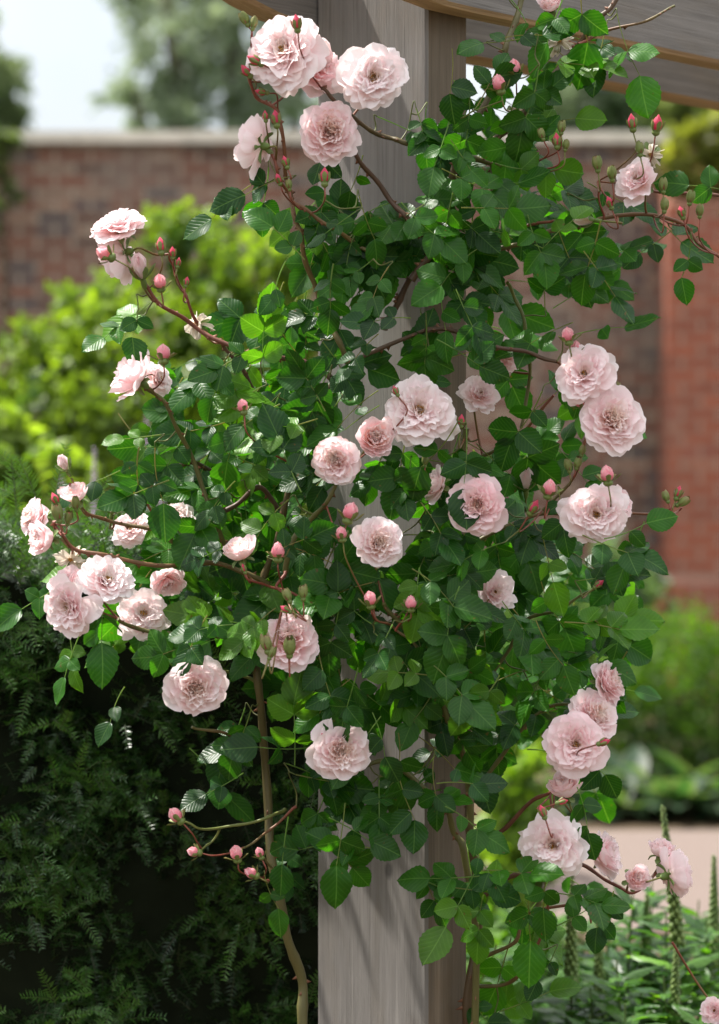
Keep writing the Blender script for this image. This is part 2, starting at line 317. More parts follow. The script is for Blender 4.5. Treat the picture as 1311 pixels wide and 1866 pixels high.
g = MB(); timber(g, CX, dF, dB, up, PW, PD, 2.5, mi=(0, 0, 0, 1, 0, 0)); shift(g, PL); g.build('post', [M_WOOD, M_WOODW], per, False)
tb = .048
tailf = lambda k: .9 * max(0, .52 - k) ** 2
for off in (-tb - .002, PW + .002):      # outer face of each beam; beams run along dB either side of the post
    g = MB(); o0 = CX + dF * off - dB * .50 + up * BZ
    # profile plane: u across thickness (dF), v up, w along dB
    timber(g, o0, dF, up, dB, tb, .22, 3.6, mi=(1, 0, 0, 0, 1, 0), bev=.006, tail=tailf); shift(g, PL); g.build('beam', [M_WOOD, M_WOODE], per, False)
g = MB()
for (px, py) in ((797, 1437), (800, 1455)):
    pass
for k, (s_, z_) in enumerate(((.045, 2.18), (.045, 2.28))):
    c = CX - dF * (tb + .004) + dB * s_ + up * z_; a = np.arange(10) * 2 * math.pi / 10
    ring = lambda r, q: np.array([c - dF * q + dB * math.cos(x) * r + up * math.sin(x) * r for x in a])
    G = np.array([ring(.012, 0), ring(.012, .006), ring(.004, .009)]); g.grid(G, (.25, .25, .26), wrap=True)
shift(g, PL); g.build('coach_bolt', M_COPING, per)

# ---------------------------------------------------------------- the climbing rose
ROSE0 = P(705, 1900, 3.6); ROSE0[2] = 0
rose = empty('climbing_rose', ROSE0); tag(rose, 'climbing rose with pale pink double blooms and dark green leaves trained up the oak post', 'climbing rose')

def spline(pts, n=6):
    pts = np.asarray(pts, float)
    if len(pts) < 3: return np.array([pts[0] + (pts[-1] - pts[0]) * t for t in np.linspace(0, 1, n)])
    q = np.vstack([2 * pts[0] - pts[1], pts, 2 * pts[-1] - pts[-2]]); out = []
    for i in range(1, len(q) - 2):
        for t in np.linspace(0, 1, n, endpoint=False):
            a, b, c, d = q[i-1], q[i], q[i+1], q[i+2]
            out.append(.5 * (2*b + (c-a)*t + (2*a-5*b+4*c-d)*t*t + (3*b-a-3*c+d)*t**3))
    out.append(pts[-1]); return np.array(out)

BROWN = (.085, .045, .026); GREENST = (.13, .15, .035); RED = (.19, .05, .03); OLIVE = (.105, .10, .03)
# (points in photo pixels, depth start, depth end, radius start mm, radius end mm, colours, thorns)
CANES = [
 ([(558,2300),(556,2050),(553,1866),(548,1780),(520,1690),(500,1590),(488,1480),(482,1350),(470,1250),(468,1150),(478,1070),(505,980),(535,874),(581,775),(605,698),(640,668),(682,638),(777,603),(800,590)],3.50,3.47,7.6,2.6,(OLIVE,BROWN),1),
 ([(852,2300),(850,2050),(852,1866),(859,1780),(872,1705),(868,1600),(857,1503),(855,1420),(852,1261),(840,1150),(825,1040),(830,900),(850,780)],3.62,3.48,8.5,4.5,(BROWN,OLIVE),1),
 ([(868,2300),(866,2000),(866,1700),(848,1560),(831,1523),(816,1478),(781,1442),(736,1407),(700,1385),(660,1400)],3.58,3.44,6,3,(OLIVE,OLIVE),1),
 ([(857,1503),(852,1402),(826,1336),(800,1250),(770,1190),(730,1140),(700,1100)],3.52,3.42,5,3,(OLIVE,OLIVE),1),
 ([(609,695),(563,661),(500,652),(445,640),(405,625),(350,590),(300,560),(265,520),(240,490)],3.46,3.42,4.2,2.2,(BROWN,RED),1),
 ([(500,780),(470,723),(445,680),(405,625)],3.5,3.46,3.5,2.6,(BROWN,BROWN),1),
 ([(360,588),(340,545),(325,510),(312,480),(310,462)],3.44,3.42,2.2,1.5,(RED,RED),0),
 ([(420,1010),(395,960),(371,888),(338,810),(308,748),(280,715),(255,700)],3.5,3.42,3.6,2.2,(OLIVE,OLIVE),1),
 ([(530,1090),(460,1050),(400,1028),(300,1030),(200,1015),(140,1000),(110,975),(98,950)],3.5,3.4,4,2.2,(OLIVE,RED),1),
 ([(330,1000),(280,965),(200,950),(160,935),(140,905),(128,880)],3.48,3.4,3,1.8,(OLIVE,RED),1),
 ([(530,960),(475,890),(430,920),(380,950)],3.55,3.5,4,3,(BROWN,BROWN),1),
 ([(400,870),(346,842),(278,895),(231,930)],3.6,3.52,4,3,(BROWN,OLIVE),1),
 ([(480,1165),(430,1163),(330,1155),(260,1150),(215,1128)],3.52,3.44,3.6,2.5,(OLIVE,OLIVE),1),
 ([(468,1245),(440,1230),(400,1225),(370,1245)],3.5,3.46,2.5,2,(GREENST,GREENST),0),
 ([(482,1350),(440,1345),(400,1335),(350,1325)],3.5,3.46,2.8,2,(RED,OLIVE),0),
 ([(520,1475),(495,1488),(450,1500),(400,1510),(360,1508),(335,1498)],3.5,3.44,2.5,1.5,(GREENST,GREENST),0),
 ([(400,1512),(385,1535),(368,1548)],3.45,3.44,1.6,1.3,(GREENST,GREENST),0),
 ([(540,1470),(500,1505),(470,1530),(445,1545)],3.48,3.44,2,1.5,(RED,OLIVE),0),
 ([(510,1605),(495,1608),(475,1600)],3.47,3.44,1.6,1.4,(RED,RED),0),
 ([(505,1600),(495,1580),(480,1562)],3.47,3.44,1.6,1.4,(OLIVE,OLIVE),0),
 ([(750,510),(792,454),(800,408),(822,343),(830,300),(850,250),(891,175),(910,130),(922,88),(937,42),(952,0),(962,-60)],3.46,3.5,5.5,4,(BROWN,OLIVE),1),
 ([(700,600),(725,550),(752,500),(784,442),(742,400),(712,362),(677,320),(647,278)],3.5,3.42,5,3,(BROWN,BROWN),1),
 ([(950,310),(880,292),(800,272),(735,260),(704,248),(655,225),(609,179),(586,160)],3.5,3.4,4,2.5,(OLIVE,BROWN),1),
 ([(640,668),(620,630),(590,560),(565,500),(550,440),(540,400),(529,358),(521,312),(513,236),(506,202),(475,183),(456,153),(455,120)],3.46,3.4,4,2,(OLIVE,RED),1),
 ([(700,480),(680,460),(640,440),(600,410),(560,385),(535,365),(520,345),(505,310),(495,280)],3.44,3.4,3,1.8,(OLIVE,RED),1),
 ([(830,500),(899,454),(895,420),(900,330),(895,263),(941,225),(986,160),(1024,118),(1055,80),(1086,38),(1116,8),(1140,-30)],3.5,3.5,4.5,3.5,(OLIVE,BROWN),1),
 ([(1055,80),(1100,58),(1170,40),(1230,10)],3.5,3.5,2.2,1.8,(RED,OLIVE),1),
 ([(920,400),(935,330),(950,270),(948,215),(945,195)],3.48,3.46,2.5,1.5,(RED,OLIVE),0),
 ([(899,454),(963,442),(994,423),(1055,412),(1101,397),(1192,391),(1242,408),(1276,442),(1311,469),(1340,480)],3.5,3.52,3.5,2.2,(OLIVE,RED),1),
 ([(899,454),(930,425),(960,412),(1010,402)],3.5,3.46,3,2,(OLIVE,RED),0),
 ([(1400,360),(1311,355),(1250,352),(1190,348),(1150,345)],3.55,3.5,2.5,1.8,(BROWN,RED),1),
 ([(1101,397),(1093,360),(1090,330)],3.5,3.48,1.6,1.3,(RED,RED),0),
 ([(925,515),(941,545),(956,591),(962,640),(965,700),(950,780)],3.5,3.55,2.5,2.5,(GREENST,OLIVE),0),
 ([(777,603),(815,598),(870,620),(925,635),(974,646),(1015,659)],3.46,3.44,3.5,2.6,(BROWN,BROWN),1),
 ([(880,830),(940,800),(980,755),(1010,720)],3.55,3.48,2.6,2,(OLIVE,RED),0),
 ([(850,1000),(920,960),(985,938),(1040,938),(1100,934),(1180,935),(1225,938),(1243,925)],3.5,3.46,3,1.4,(OLIVE,RED),0),
 ([(1080,765),(1068,800),(1055,845),(1040,880),(990,930)],3.45,3.48,2,2,(RED,OLIVE),0),
 ([(521,1042),(532,986),(563,951),(598,912),(612,884)],3.44,3.4,4,2.8,(OLIVE,OLIVE),1),
 ([(521,1042),(505,1070),(520,1085)],3.42,3.4,2.4,1.6,(RED,RED),0),
 ([(560,1100),(520,1075),(485,1068),(455,1055),(443,1040)],3.42,3.4,2,1.5,(RED,RED),0),
 ([(770,1190),(740,1160),(715,1142),(690,1130),(678,1108)],3.41,3.38,2,1.4,(OLIVE,RED),0),
 ([(722,1150),(735,1130),(747,1112)],3.39,3.38,1.6,1.3,(RED,RED),0),
 ([(880,1250),(930,1180),(960,1130),(1020,1110),(1060,1085),(1085,1072)],3.55,3.48,3,1.6,(OLIVE,GREENST),0),
 ([(857,1460),(900,1400),(950,1330),(1000,1290),(1060,1280)],3.55,3.48,3.5,2,(OLIVE,OLIVE),1),
 ([(860,1540),(920,1510),(970,1460),(1010,1440),(1050,1400)],3.55,3.46,3.5,2,(BROWN,RED),0),
 ([(870,1640),(930,1600),(980,1590),(1050,1575),(1110,1605),(1140,1625),(1165,1622),(1200,1590)],3.55,3.46,3.5,1.6,(BROWN,RED),0),
 ([(865,1800),(930,1790),(960,1760),(990,1700),(1000,1640)],3.6,3.5,3,2,(OLIVE,RED),0),
 ([(870,1750),(935,1720),(960,1670),(1030,1650),(1075,1640)],3.6,3.5,3,2,(OLIVE,RED),0),
]
cane_pts = []
THORN = (.20, .09, .05)
for k, (pp, y0, y1, r0, r1, cc, th) in enumerate(CANES):
    n = len(pp); ph = U(0, 6); pts = []
    for i, (px, py) in enumerate(pp):
        t = i / (n - 1); pts.append(P(px, py, y0 + (y1 - y0) * t + (.012 * math.sin(ph + i * 1.7) if 0 < i < n - 1 else 0)))
    pts[0][2] = max(pts[0][2], .0)
    sp = spline(pts, 7); m = len(sp)
    jit = np.array([[math.sin(i * .55 + ph), math.sin(i * .43 + ph * 2), math.cos(i * .5 + ph)] for i in range(m)]) * .0012; sp[1:-1] += jit[1:-1]
    rad = np.linspace(r0, r1, m) / 1000 * (1 + .07 * np.sin(np.arange(m) * .9)); rad[::8] *= 1.12
    mb = MB(); mb.tube(sp, rad, 8, cc[0], cc[1]); cane_pts.append(sp)
    if th:
        for i in range(2, m - 1):
            if R.random() < .33:
                d = unit(sp[i + 1] - sp[i - 1]); q = unit(np.cross(d, NR.randn(3))); b = sp[i] + q * rad[i] * .8; ln = rad[i] * U(.9, 1.3) + .0015
                base = [b + d * .0035, b - d * .0035, b + np.cross(d, q) * .0013, b - np.cross(d, q) * .0013]; tip = b + q * ln - d * .002
                mb.add(base + [tip], [(0, 2, 4), (2, 1, 4), (1, 3, 4), (3, 0, 4)], THORN)
    shift(mb, ROSE0); mb.build('cane', M_STEM, rose)
CP = np.concatenate(cane_pts)
def nearest(p, arr):
    d = np.linalg.norm(arr - p, axis=1); i = int(d.argmin()); return arr[i], d[i]

# ---- petals and blooms
TT = np.linspace(0, 1, 9); SS = np.linspace(-1, 1, 9)
def petal(mb, phi, Ln, Wd, a0, a1, r0=0., z0=0., cup=.3, ruf=.04, twist=0., notch=.035, cb=(1, .8, .7), cm=(1, .7, .7), ct=(1, .8, .8), axis_tilt=(0, 0), wtop=.5, nt=9, ns=9, power=1.0):
    fine = np.linspace(0, 1, 25); ang = a0 + (a1 - a0) * fine ** power
    rr = np.concatenate([[0], np.cumsum(np.sin(ang[1:]) * Ln / 24)]); zz = np.concatenate([[0], np.cumsum(np.cos(ang[1:]) * Ln / 24)])
    t = np.linspace(0, 1, nt)[:, None]; s = np.linspace(-1, 1, ns)[None, :]
    p1, p2, p3 = U(0, 6.28), U(0, 6.28), U(0, 6.28)
    edge = 1 - .26 * np.abs(s) ** 2.8 - notch * np.exp(-(s / .16) ** 2) + .02 * np.sin(7 * s + p3)
    tt = np.clip(t * edge, 0, 1)
    w = Wd / 2 * (tt ** .55 * 1.0 + .10 * (1 - tt)) * (1 - .25 * np.clip((tt - .75) / .25, 0, 1) ** 2)
    r = np.interp(tt, fine, rr) + r0; z = np.interp(tt, fine, zz) + z0; a = np.interp(tt, fine, ang)
    y = s * w * (1 - .12 * cup * s * s)
    dsp = cup * w * s * s + ruf * Ln * tt ** 2.2 * (np.sin(3.6 * s + p1 + 1.5 * tt) + .55 * np.sin(8.5 * s + p2)) + twist * s * w - .16 * Ln * ruf * 4 * np.clip((tt - .8) / .2, 0, 1) ** 2
    rr_ = r - np.cos(a) * dsp; zz_ = z + np.sin(a) * dsp
    c, sn = math.cos(phi), math.sin(phi)
    X = rr_ * c - y * sn; Y = rr_ * sn + y * c; G = np.stack([X, Y, zz_], -1)
    if axis_tilt != (0, 0):
        G[..., 0] += axis_tilt[0] * G[..., 2]; G[..., 1] += axis_tilt[1] * G[..., 2]
    cb, cm, ct = map(np.array, (cb, cm, ct)); T3 = np.clip(tt, 0, 1)[..., None]
    C = np.where(T3 < .5, cb + (cm - cb) * T3 * 2, cm + (ct - cm) * (T3 - .5) * 2)
    es = (np.abs(s) ** 3 * np.ones_like(tt))[..., None]; C = C + (ct - C) * es * .5
    C = C * U(.95, 1.03)
    pv = np.stack([s * np.ones_like(tt) * .5 + p1, tt, np.full_like(tt, p2)], -1)
    mb.grid(G, np.clip(C, 0, .975), pv)

def lerp(a, b, t): return tuple(x + (y - x) * t for x, y in zip(a, b))
WHITEP = (.98, .93, .93); PINK = (.98, .76, .79); DEEP = (.88, .40, .45); PEACH = (.985, .87, .75); CREAM = (.985, .94, .84)
D = math.radians
def bloom_meshes(kind, d, tone):
    """petal, stamen and sepal meshes, axis +Z, base at the origin; d = diameter"""
    pe, sta, sep = MB(), MB(), MB()
    tip = lerp(WHITEP, PINK, tone); mid = lerp(lerp(WHITEP, PINK, .35), PINK, tone); pe_in = lerp(PEACH, PINK, min(1, tone * .8))
    J = lambda a, k=.11: a * (1 + U(-k, k))
    def ring(n, Lf, Wf, a0, a1, cup, ruf, r0=0., z0=0., jit=.25, tilt=10, cols=None, power=1., tw=.2):
        ph0 = U(0, 6.28)
        for i in range(n):
            if R.random() < .05: continue
            cb, cm, ct = cols or (pe_in, mid, tip); q = U(-.07, .07)
            cm2 = lerp(cm, PINK, abs(q) * 2)
            petal(pe, ph0 + (i + U(-jit, jit)) * 2 * math.pi / n, J(Lf * d), J(Wf * d), D(a0 + U(-tilt, tilt) * .4), D(a1 + U(-tilt, tilt)), r0 * d * U(.8, 1.2), z0 * d, J(cup, .3), ruf * U(.6, 1.5), U(-tw, tw), U(0, .1), cb, cm2, ct, power=power)
    if kind == 'open':      # fully open, golden stamens showing
        ring(7, .55, .56, 66, 92, .2, .04, tilt=9)
        ring(8, .52, .48, 58, 80, .3, .045, tilt=10, z0=.02)
        ring(9, .47, .40, 50, 68, .4, .05, tilt=12, z0=.03)
        ring(10, .42, .33, 42, 56, .45, .065, tilt=13, z0=.04)
        ring(10, .36, .27, 32, 44, .55, .08, tilt=14, z0=.05)
        ring(10, .26, .19, 16, 40, .7, .10, r0=.03, z0=.055, tilt=18, cols=(CREAM, pe_in, tip), tw=.5)
        ring(8, .20, .14, 6, 30, .9, .12, r0=.04, z0=.06, tilt=22, cols=(CREAM, pe_in, tip), tw=.7)
        ring(6, .16, .10, -10, 12, 1.0, .12, r0=.05, z0=.06, tilt=25, cols=(CREAM, CREAM, tip), tw=.8)
        ring(3, .60, .46, 78, 108, .1, .07, tilt=26, jit=.8)
        ns, rs = 46, .07
    elif kind == 'full':    # packed rosette
        ring(7, .55, .58, 68, 90, .25, .03, tilt=6)
        ring(8, .53, .52, 62, 76, .35, .035, tilt=7)
        ring(9, .50, .44, 57, 60, .45, .04, tilt=8, z0=.01)
        ring(10, .47, .36, 50, 44, .55, .045, tilt=9, z0=.02)
        ring(11, .44, .30, 42, 28, .65, .055, tilt=10, z0=.03, cols=(CREAM, pe_in, tip))
        ring(12, .41, .25, 33, 18, .8, .065, tilt=12, z0=.04, cols=(CREAM, pe_in, tip))
        ring(13, .38, .20, 24, 10, .9, .08, r0=.03, z0=.05, tilt=14, tw=.6, cols=(CREAM, pe_in, lerp(tip, pe_in, .3)))
        ring(12, .35, .17, 14, 6, 1.0, .09, r0=.035, z0=.06, tilt=18, tw=.8, cols=(CREAM, PEACH, lerp(tip, PEACH, .4)))
        ring(11, .32, .14, 4, 4, 1.1, .10, r0=.03, z0=.065, tilt=22, tw=.9, cols=(CREAM, PEACH, lerp(tip, PEACH, .5)))
        ring(7, .29, .12, -4, 0, 1.2, .12, r0=.015, z0=.07, tilt=22, tw=.9, cols=(CREAM, PEACH, lerp(tip, PEACH, .5)))
        ring(6, .24, .15, 2, 14, 1.0, .10, r0=.02, z0=.10, tilt=18, tw=.8, cols=(CREAM, CREAM, WHITEP))
        ring(4, .20, .14, 10, 22, 1.1, .10, r0=.0, z0=.12, tilt=18, tw=.8, cols=(CREAM, CREAM, WHITEP))
        ns, rs = 0, .03
    elif kind == 'cup':     # deep cup, half open
        ring(6, .74, .62, 90, 16, .38, .03, tilt=7, power=.8)
        ring(6, .70, .56, 82, 8, .45, .03, tilt=7, power=.8, z0=.01)
        ring(7, .64, .46, 68, 2, .55, .04, tilt=8, z0=.02, power=.8, cols=(PEACH, pe_in, tip))
        ring(8, .58, .36, 50, -2, .7, .05, tilt=10, z0=.03, cols=(PEACH, pe_in, tip))
        ring(9, .52, .28, 32, -4, .85, .07, tilt=12, z0=.04, cols=(PEACH, pe_in, tip), tw=.5)
        ring(9, .48, .20, 18, -2, 1.0, .08, r0=.02, z0=.05, tilt=14, cols=(PEACH, PEACH, tip), tw=.6)
        ring(6, .44, .15, 4, 0, 1.1, .09, r0=.02, z0=.06, tilt=14, cols=(PEACH, PEACH, pe_in), tw=.6)
        ns, rs = 0, .03
    elif kind == 'loose':   # cup that has started to fall open, seen side on
        ring(6, .62, .58, 92, 52, .25, .05, tilt=12)
        ring(6, .60, .52, 80, 32, .35, .05, tilt=12, z0=.01)
        ring(7, .54, .44, 62, 18, .45, .06, tilt=12, z0=.02)
        ring(8, .46, .32, 42, 8, .7, .08, tilt=14, z0=.03)
        ring(9, .38, .22, 22, 2, .9, .1, tilt=16, r0=.02, z0=.04, cols=(PEACH, pe_in, tip))
        ns, rs = 20, .05
    elif kind == 'egg':     # bud just unfurling
        cb = lerp(PINK, DEEP, .25); co = lerp(tip, PINK, .5)
        ring(4, 1.35, .95, 62, -34, .55, .012, tilt=3, power=.55, cols=(co, co, tip), tw=.05)
        ring(4, 1.30, .80, 50, -34, .6, .015, tilt=3, power=.55, cols=(PINK, co, tip), tw=.08)
        ring(5, 1.22, .55, 34, -26, .8, .02, tilt=4, z0=.05, cols=(PINK, cb, co), power=.6)
        ring(5, 1.12, .36, 18, -16, .95, .03, tilt=5, z0=.08, cols=(DEEP, cb, co), power=.7)
        ns, rs = 0, .03
    else:                   # 'spent': wilted, few limp bleached petals
        wl = (.80, .74, .62); br = (.55, .42, .28)
        ring(5, .75, .42, 70, 150, .6, .12, tilt=35, cols=(br, wl, wl), tw=.9)
        ring(5, .6, .34, 40, 110, .8, .14, tilt=35, cols=(br, wl, wl), tw=.9)
        ns, rs = 18, .08
    bw = R.random()
    if bw < .25:
        for k_ in range(len(pe.c)):
            if R.random() < .3: pe.c[k_] = np.clip(pe.c[k_] * (1 - .25 * (pe.p[k_][:, 1:2] > .93) * np.array([[.5, 1.1, 1.4]])), 0, 1)
    for i in range(ns):
        a = U(0, 6.28); r = rs * d * math.sqrt(U(0, 1)); h = d * U(.15, .22) if kind != 'full' else d * U(.22, .27)
        b = np.array([math.cos(a) * r * .35, math.sin(a) * r * .35, d * .05]); e = np.array([math.cos(a) * r, math.sin(a) * r, h])
        sta.tube([b, (b + e) / 2 + (0, 0, .001), e], .00035, 3, (.75, .50, .16)); gcol = lerp((.62, .34, .06), (.35, .17, .05), U(0, 1))
        u = NR.randn(3) * .0011; o_ = np.array([e + u, e - u + (0, 0, .0012), e + (.0009, 0, -.0008), e + (0, .0009, .0004), e + (-.0009, 0, .0004), e + (0, -.0009, 0)])
        sta.add(o_, [(0, 2, 3), (0, 3, 4), (0, 4, 5), (0, 5, 2), (1, 3, 2), (1, 4, 3), (1, 5, 4), (1, 2, 5)], gcol)
    # hip and sepals under the flower
    hr = .0055 if kind != 'egg' else d * .16; hz = -.010 if kind != 'egg' else -d * .40
    prof = [(0.0018, hz * 1.25), (hr * .75, hz), (hr, hz * .5), (hr * .9, 0), (hr * .55, .002)]
    a = np.arange(9) * 2 * math.pi / 9
    sep.grid(np.array([[(r_ * math.cos(x), r_ * math.sin(x), z_) for x in a] for r_, z_ in prof]), (.11, .17, .035), wrap=True)
    for i in range(5):
        if kind == 'egg': petal(sep, i * 1.2566 + U(-.2, .2), d * U(.85, 1.15), d * .42, D(74), D(U(-4, 40)), 0, -.001, .4, .02, 0, -.28, (.13, .2, .04), (.13, .21, .05), (.15, .22, .07), nt=7, ns=5)
        else: petal(sep, i * 1.2566 + U(-.2, .2), d * .30 if d > .04 else .016, .009, D(80), D(U(110, 160)), .003, -.001, .3, .03, 0, -.3, (.13, .2, .04), (.13, .21, .05), (.17, .22, .09), nt=6, ns=5)
    return pe, sta, sep

def orient(face, roll):
    z = unit(face); x = unit(np.cross((0, 0, 1) if abs(z[2]) < .95 else (1, 0, 0), z)); y = np.cross(z, x)
    c, s = math.cos(roll), math.sin(roll); return np.stack([x * c + y * s, -x * s + y * c, z], 1)
def xform(mb, M, o): mb.v = [v @ M.T + o for v in mb.v]; return mb

ped_pts = [CP]
def peduncle(start, axis, r0, col0, col1, maxlen=.12, ent=None, ep=None):
    peds = MB()
    tgt, dd = nearest(start - axis * .03, CP)
    if dd > maxlen: tgt = start + (tgt - start) * maxlen / dd
    ax = unit(axis); k = min(.025, dd * .3)
    a = start; b = start - ax * k; tb_ = tgt - (tgt - b) * .25 + np.array([0, 0, -.006])
    sp = spline([a, b, (b * .5 + tgt * .5) + np.array([0, .012, -.004]), tgt + np.array([0, .004, 0])], 5)
    peds.tube(sp, np.linspace(r0, r0 * 1.25, len(sp)), 6, col0, col1); ped_pts.append(sp); shift(peds, ep); peds.build('stalk', M_STEM, ent)

# (px, py, diameter px, kind, yaw, pitch, depth, tone)   yaw 0 = faces the camera, + = to the right; pitch + = up
BLOOMS = [
 (517,92,142,'open',-20,18,3.37,.12),(583,122,105,'loose',35,5,3.40,.5),(681,141,118,'open',8,5,3.38,.08),(601,239,114,'full',5,5,3.38,.35),
 (458,264,92,'loose',-125,8,3.40,.3),(214,412,92,'open',-25,62,3.40,.3),(207,466,98,'loose',-115,-12,3.42,.35),(257,494,46,'egg',-20,60,3.40,.45),
 (234,682,98,'loose',-72,32,3.40,.45),(289,690,62,'open',60,20,3.46,.05),(766,748,124,'open',0,12,3.38,.10),(686,797,80,'cup',12,12,3.37,.35),
 (612,838,90,'full',-12,6,3.37,.32),(789,880,68,'loose',-70,25,3.42,.25),(871,920,100,'full',-8,0,3.37,.75),(876,716,66,'loose',10,25,3.50,.25),
 (922,645,64,'full',20,15,3.52,.6),(1065,681,105,'open',-12,12,3.38,.35),(1117,764,116,'full',12,10,3.38,.3),(1087,938,110,'open',-5,0,3.38,.22),
 (1132,915,66,'loose',50,20,3.44,.6),(691,988,90,'full',12,8,3.37,.2),(903,1079,74,'loose',10,10,3.46,.05),(436,1000,62,'cup',-25,62,3.39,.4),
 (529,1166,114,'full',5,22,3.38,.5),(357,1253,108,'full',8,-8,3.39,.25),(622,1368,112,'full',15,-2,3.38,.22),(124,1106,108,'open',-30,-8,3.38,.25),
 (196,1057,98,'open',28,35,3.41,.1),(122,1058,70,'loose',-25,45,3.43,.5),(64,944,76,'full',-60,10,3.44,.35),(76,980,62,'cup',-50,5,3.39,.5),
 (136,897,52,'cup',-30,55,3.40,.55),(118,848,32,'egg',-40,55,3.40,.5),(1160,325,88,'loose',-25,25,3.42,.3),(1071,400,34,'egg',-88,5,3.42,.45),
 (1111,1243,84,'full',62,25,3.46,.45),(1087,1303,96,'full',28,22,3.43,.3),(1051,1356,112,'open',0,4,3.39,.55),(1030,1433,62,'cup',-30,60,3.42,.5),
 (1008,1541,116,'open',-12,-4,3.38,.15),(1112,1556,84,'loose',60,15,3.46,.3),(1162,1600,50,'cup',15,20,3.40,.5),(1236,1590,84,'loose',118,10,3.42,.5),
 (1205,1547,46,'cup',10,70,3.44,.5),(1302,1842,50,'loose',-20,20,3.44,.4),(262,1118,88,'open',10,20,3.50,.15),(240,962,66,'open',-10,30,3.50,.2),
 (322,940,66,'loose',20,45,3.52,.1),(306,1062,58,'loose',10,-40,3.52,.6),(206,925,36,'egg',20,60,3.46,.5),(1003,4,46,'cup',-20,40,3.52,.5),
 (1021,74,46,'spent',-10,-10,3.50,.1),(1186,282,44,'spent',0,-10,3.46,.1),(944,205,34,'spent',0,0,3.50,.1),(361,592,44,'spent',-20,30,3.46,.0),
 (128,1020,50,'spent',10,0,3.46,.05),(960,880,40,'egg',0,60,3.55,.4),
]
spray_block = []
for (px, py, dp, kind, yw, pt, Y, tone) in BLOOMS:
    d = dp * 1.06 / F * Y; yaw, pit = D(yw), D(pt)
    f = np.array([math.sin(yaw) * math.cos(pit), -math.cos(yaw) * math.cos(pit), math.sin(pit)])
    sc_, off = {'open': (1.0, .16), 'full': (.98, .2), 'cup': (1.0, .32), 'loose': (.96, .26), 'egg': (.56 * 1.5, .5), 'spent': (.9, 0)}[kind]
    if kind == 'egg': sc_ = .80
    pe, sta, sep = bloom_meshes(kind, d * sc_, tone)
    M = orient(f, U(0, 6.28)) @ np.diag((U(.9, 1.03), U(.95, 1.05), U(.9, 1.1))); o = P(px, py, Y) - f * off * d * (1 if kind != 'egg' else .7)
    e = empty('rose_bloom', o - ROSE0, rose)
    if kind == 'spent': e['label'] = 'withered cream white rose with limp petals'
    if kind == 'egg': e.name = 'rosebud'
    for mb, nm, mt in ((pe, 'petals', M_PETAL), (sta, 'stamens', M_GOLD), (sep, 'sepals', M_GREEN)):
        if mb.n: xform(mb, M, np.zeros(3)).build(nm, mt, e)
    peduncle(o - f * .012, f, .0014, GREENST, RED, .12, e, o)
    spray_block.append((px, py, dp * .52, Y))

# ---- buds: (px, py, length px, angle deg (90 = up), kind g/m/p, depth)
BUDS = [(447,36,28,118,'g',3.38),(462,44,24,80,'g',3.38),(541,43,34,98,'m',3.33),(466,110,34,150,'m',3.36),(450,130,30,130,'m',3.38),(478,167,26,170,'m',3.39),
 (484,212,22,95,'m',3.38),(503,217,34,98,'m',3.38),(521,296,26,108,'m',3.37),(508,327,24,110,'m',3.37),(527,338,20,100,'g',3.37),(592,323,36,90,'m',3.36),
 (293,449,34,95,'m',3.38),(315,461,24,92,'m',3.38),(325,479,20,80,'m',3.38),(292,516,34,97,'p',3.36),(340,514,20,80,'m',3.37),(193,463,38,150,'p',3.34),
 (298,646,38,92,'p',3.38),(443,742,30,100,'p',3.36),(101,911,28,115,'m',3.37),(106,938,34,100,'g',3.36),(124,946,26,80,'g',3.37),(138,920,26,95,'g',3.37),
 (507,1007,38,90,'p',3.37),(445,1037,20,110,'m',3.38),(522,1111,24,150,'m',3.35),(525,1088,26,112,'g',3.35),(553,1082,28,90,'g',3.35),(486,1176,34,100,'g',3.31),(528,1183,36,90,'g',3.31),(494,1192,24,70,'g',3.31),
 (638,936,42,72,'p',3.35),(623,974,30,100,'p',3.35),(675,1094,34,98,'p',3.36),(749,1101,32,90,'p',3.36),(841,768,26,85,'m',3.40),(722,713,22,115,'m',3.36),
 (1036,613,34,98,'p',3.38),(1050,636,30,90,'p',3.40),(1057,733,30,120,'p',3.40),(1124,710,24,80,'g',3.42),(1107,867,38,98,'p',3.36),(1001,892,38,82,'p',3.38),(972,926,34,60,'m',3.40),
 (1215,907,22,112,'g',3.42),(1236,899,28,72,'m',3.42),(1243,916,26,30,'g',3.42),(1091,1065,24,40,'m',3.42),(1037,851,24,100,'g',3.42),(1053,845,24,75,'g',3.42),(1062,823,20,80,'g',3.42),
 (591,1346,24,120,'m',3.38),(322,1488,36,132,'p',3.38),(355,1553,28,170,'p',3.40),(431,1557,34,100,'p',3.40),(474,1556,24,112,'p',3.40),(459,1592,30,150,'p',3.40),
 (1024,1462,24,15,'m',3.37),(990,1481,28,110,'m',3.35),(1078,1655,20,90,'m',3.48),(910,154,38,104,'p',3.40),(938,125,36,98,'p',3.42),
 (1153,224,34,98,'m',3.40),(1198,228,38,82,'m',3.40),(1167,273,26,95,'g',3.40),(1015,257,30,95,'m',3.42),(988,246,22,110,'g',3.42),(1024,234,24,85,'g',3.42),(1032,266,20,80,'g',3.42),
 (1089,300,30,98,'g',3.40),(1116,318,28,95,'g',3.38),(1112,370,26,110,'m',3.40),(1209,340,26,92,'g',3.42),(1212,376,26,85,'g',3.42),(1243,388,26,108,'m',3.42),(1259,362,26,80,'g',3.42),(1276,386,24,90,'g',3.42),
 (1100,1353,26,20,'m',3.36),(775,842,20,90,'g',3.42),(556,1255,22,100,'g',3.42)]
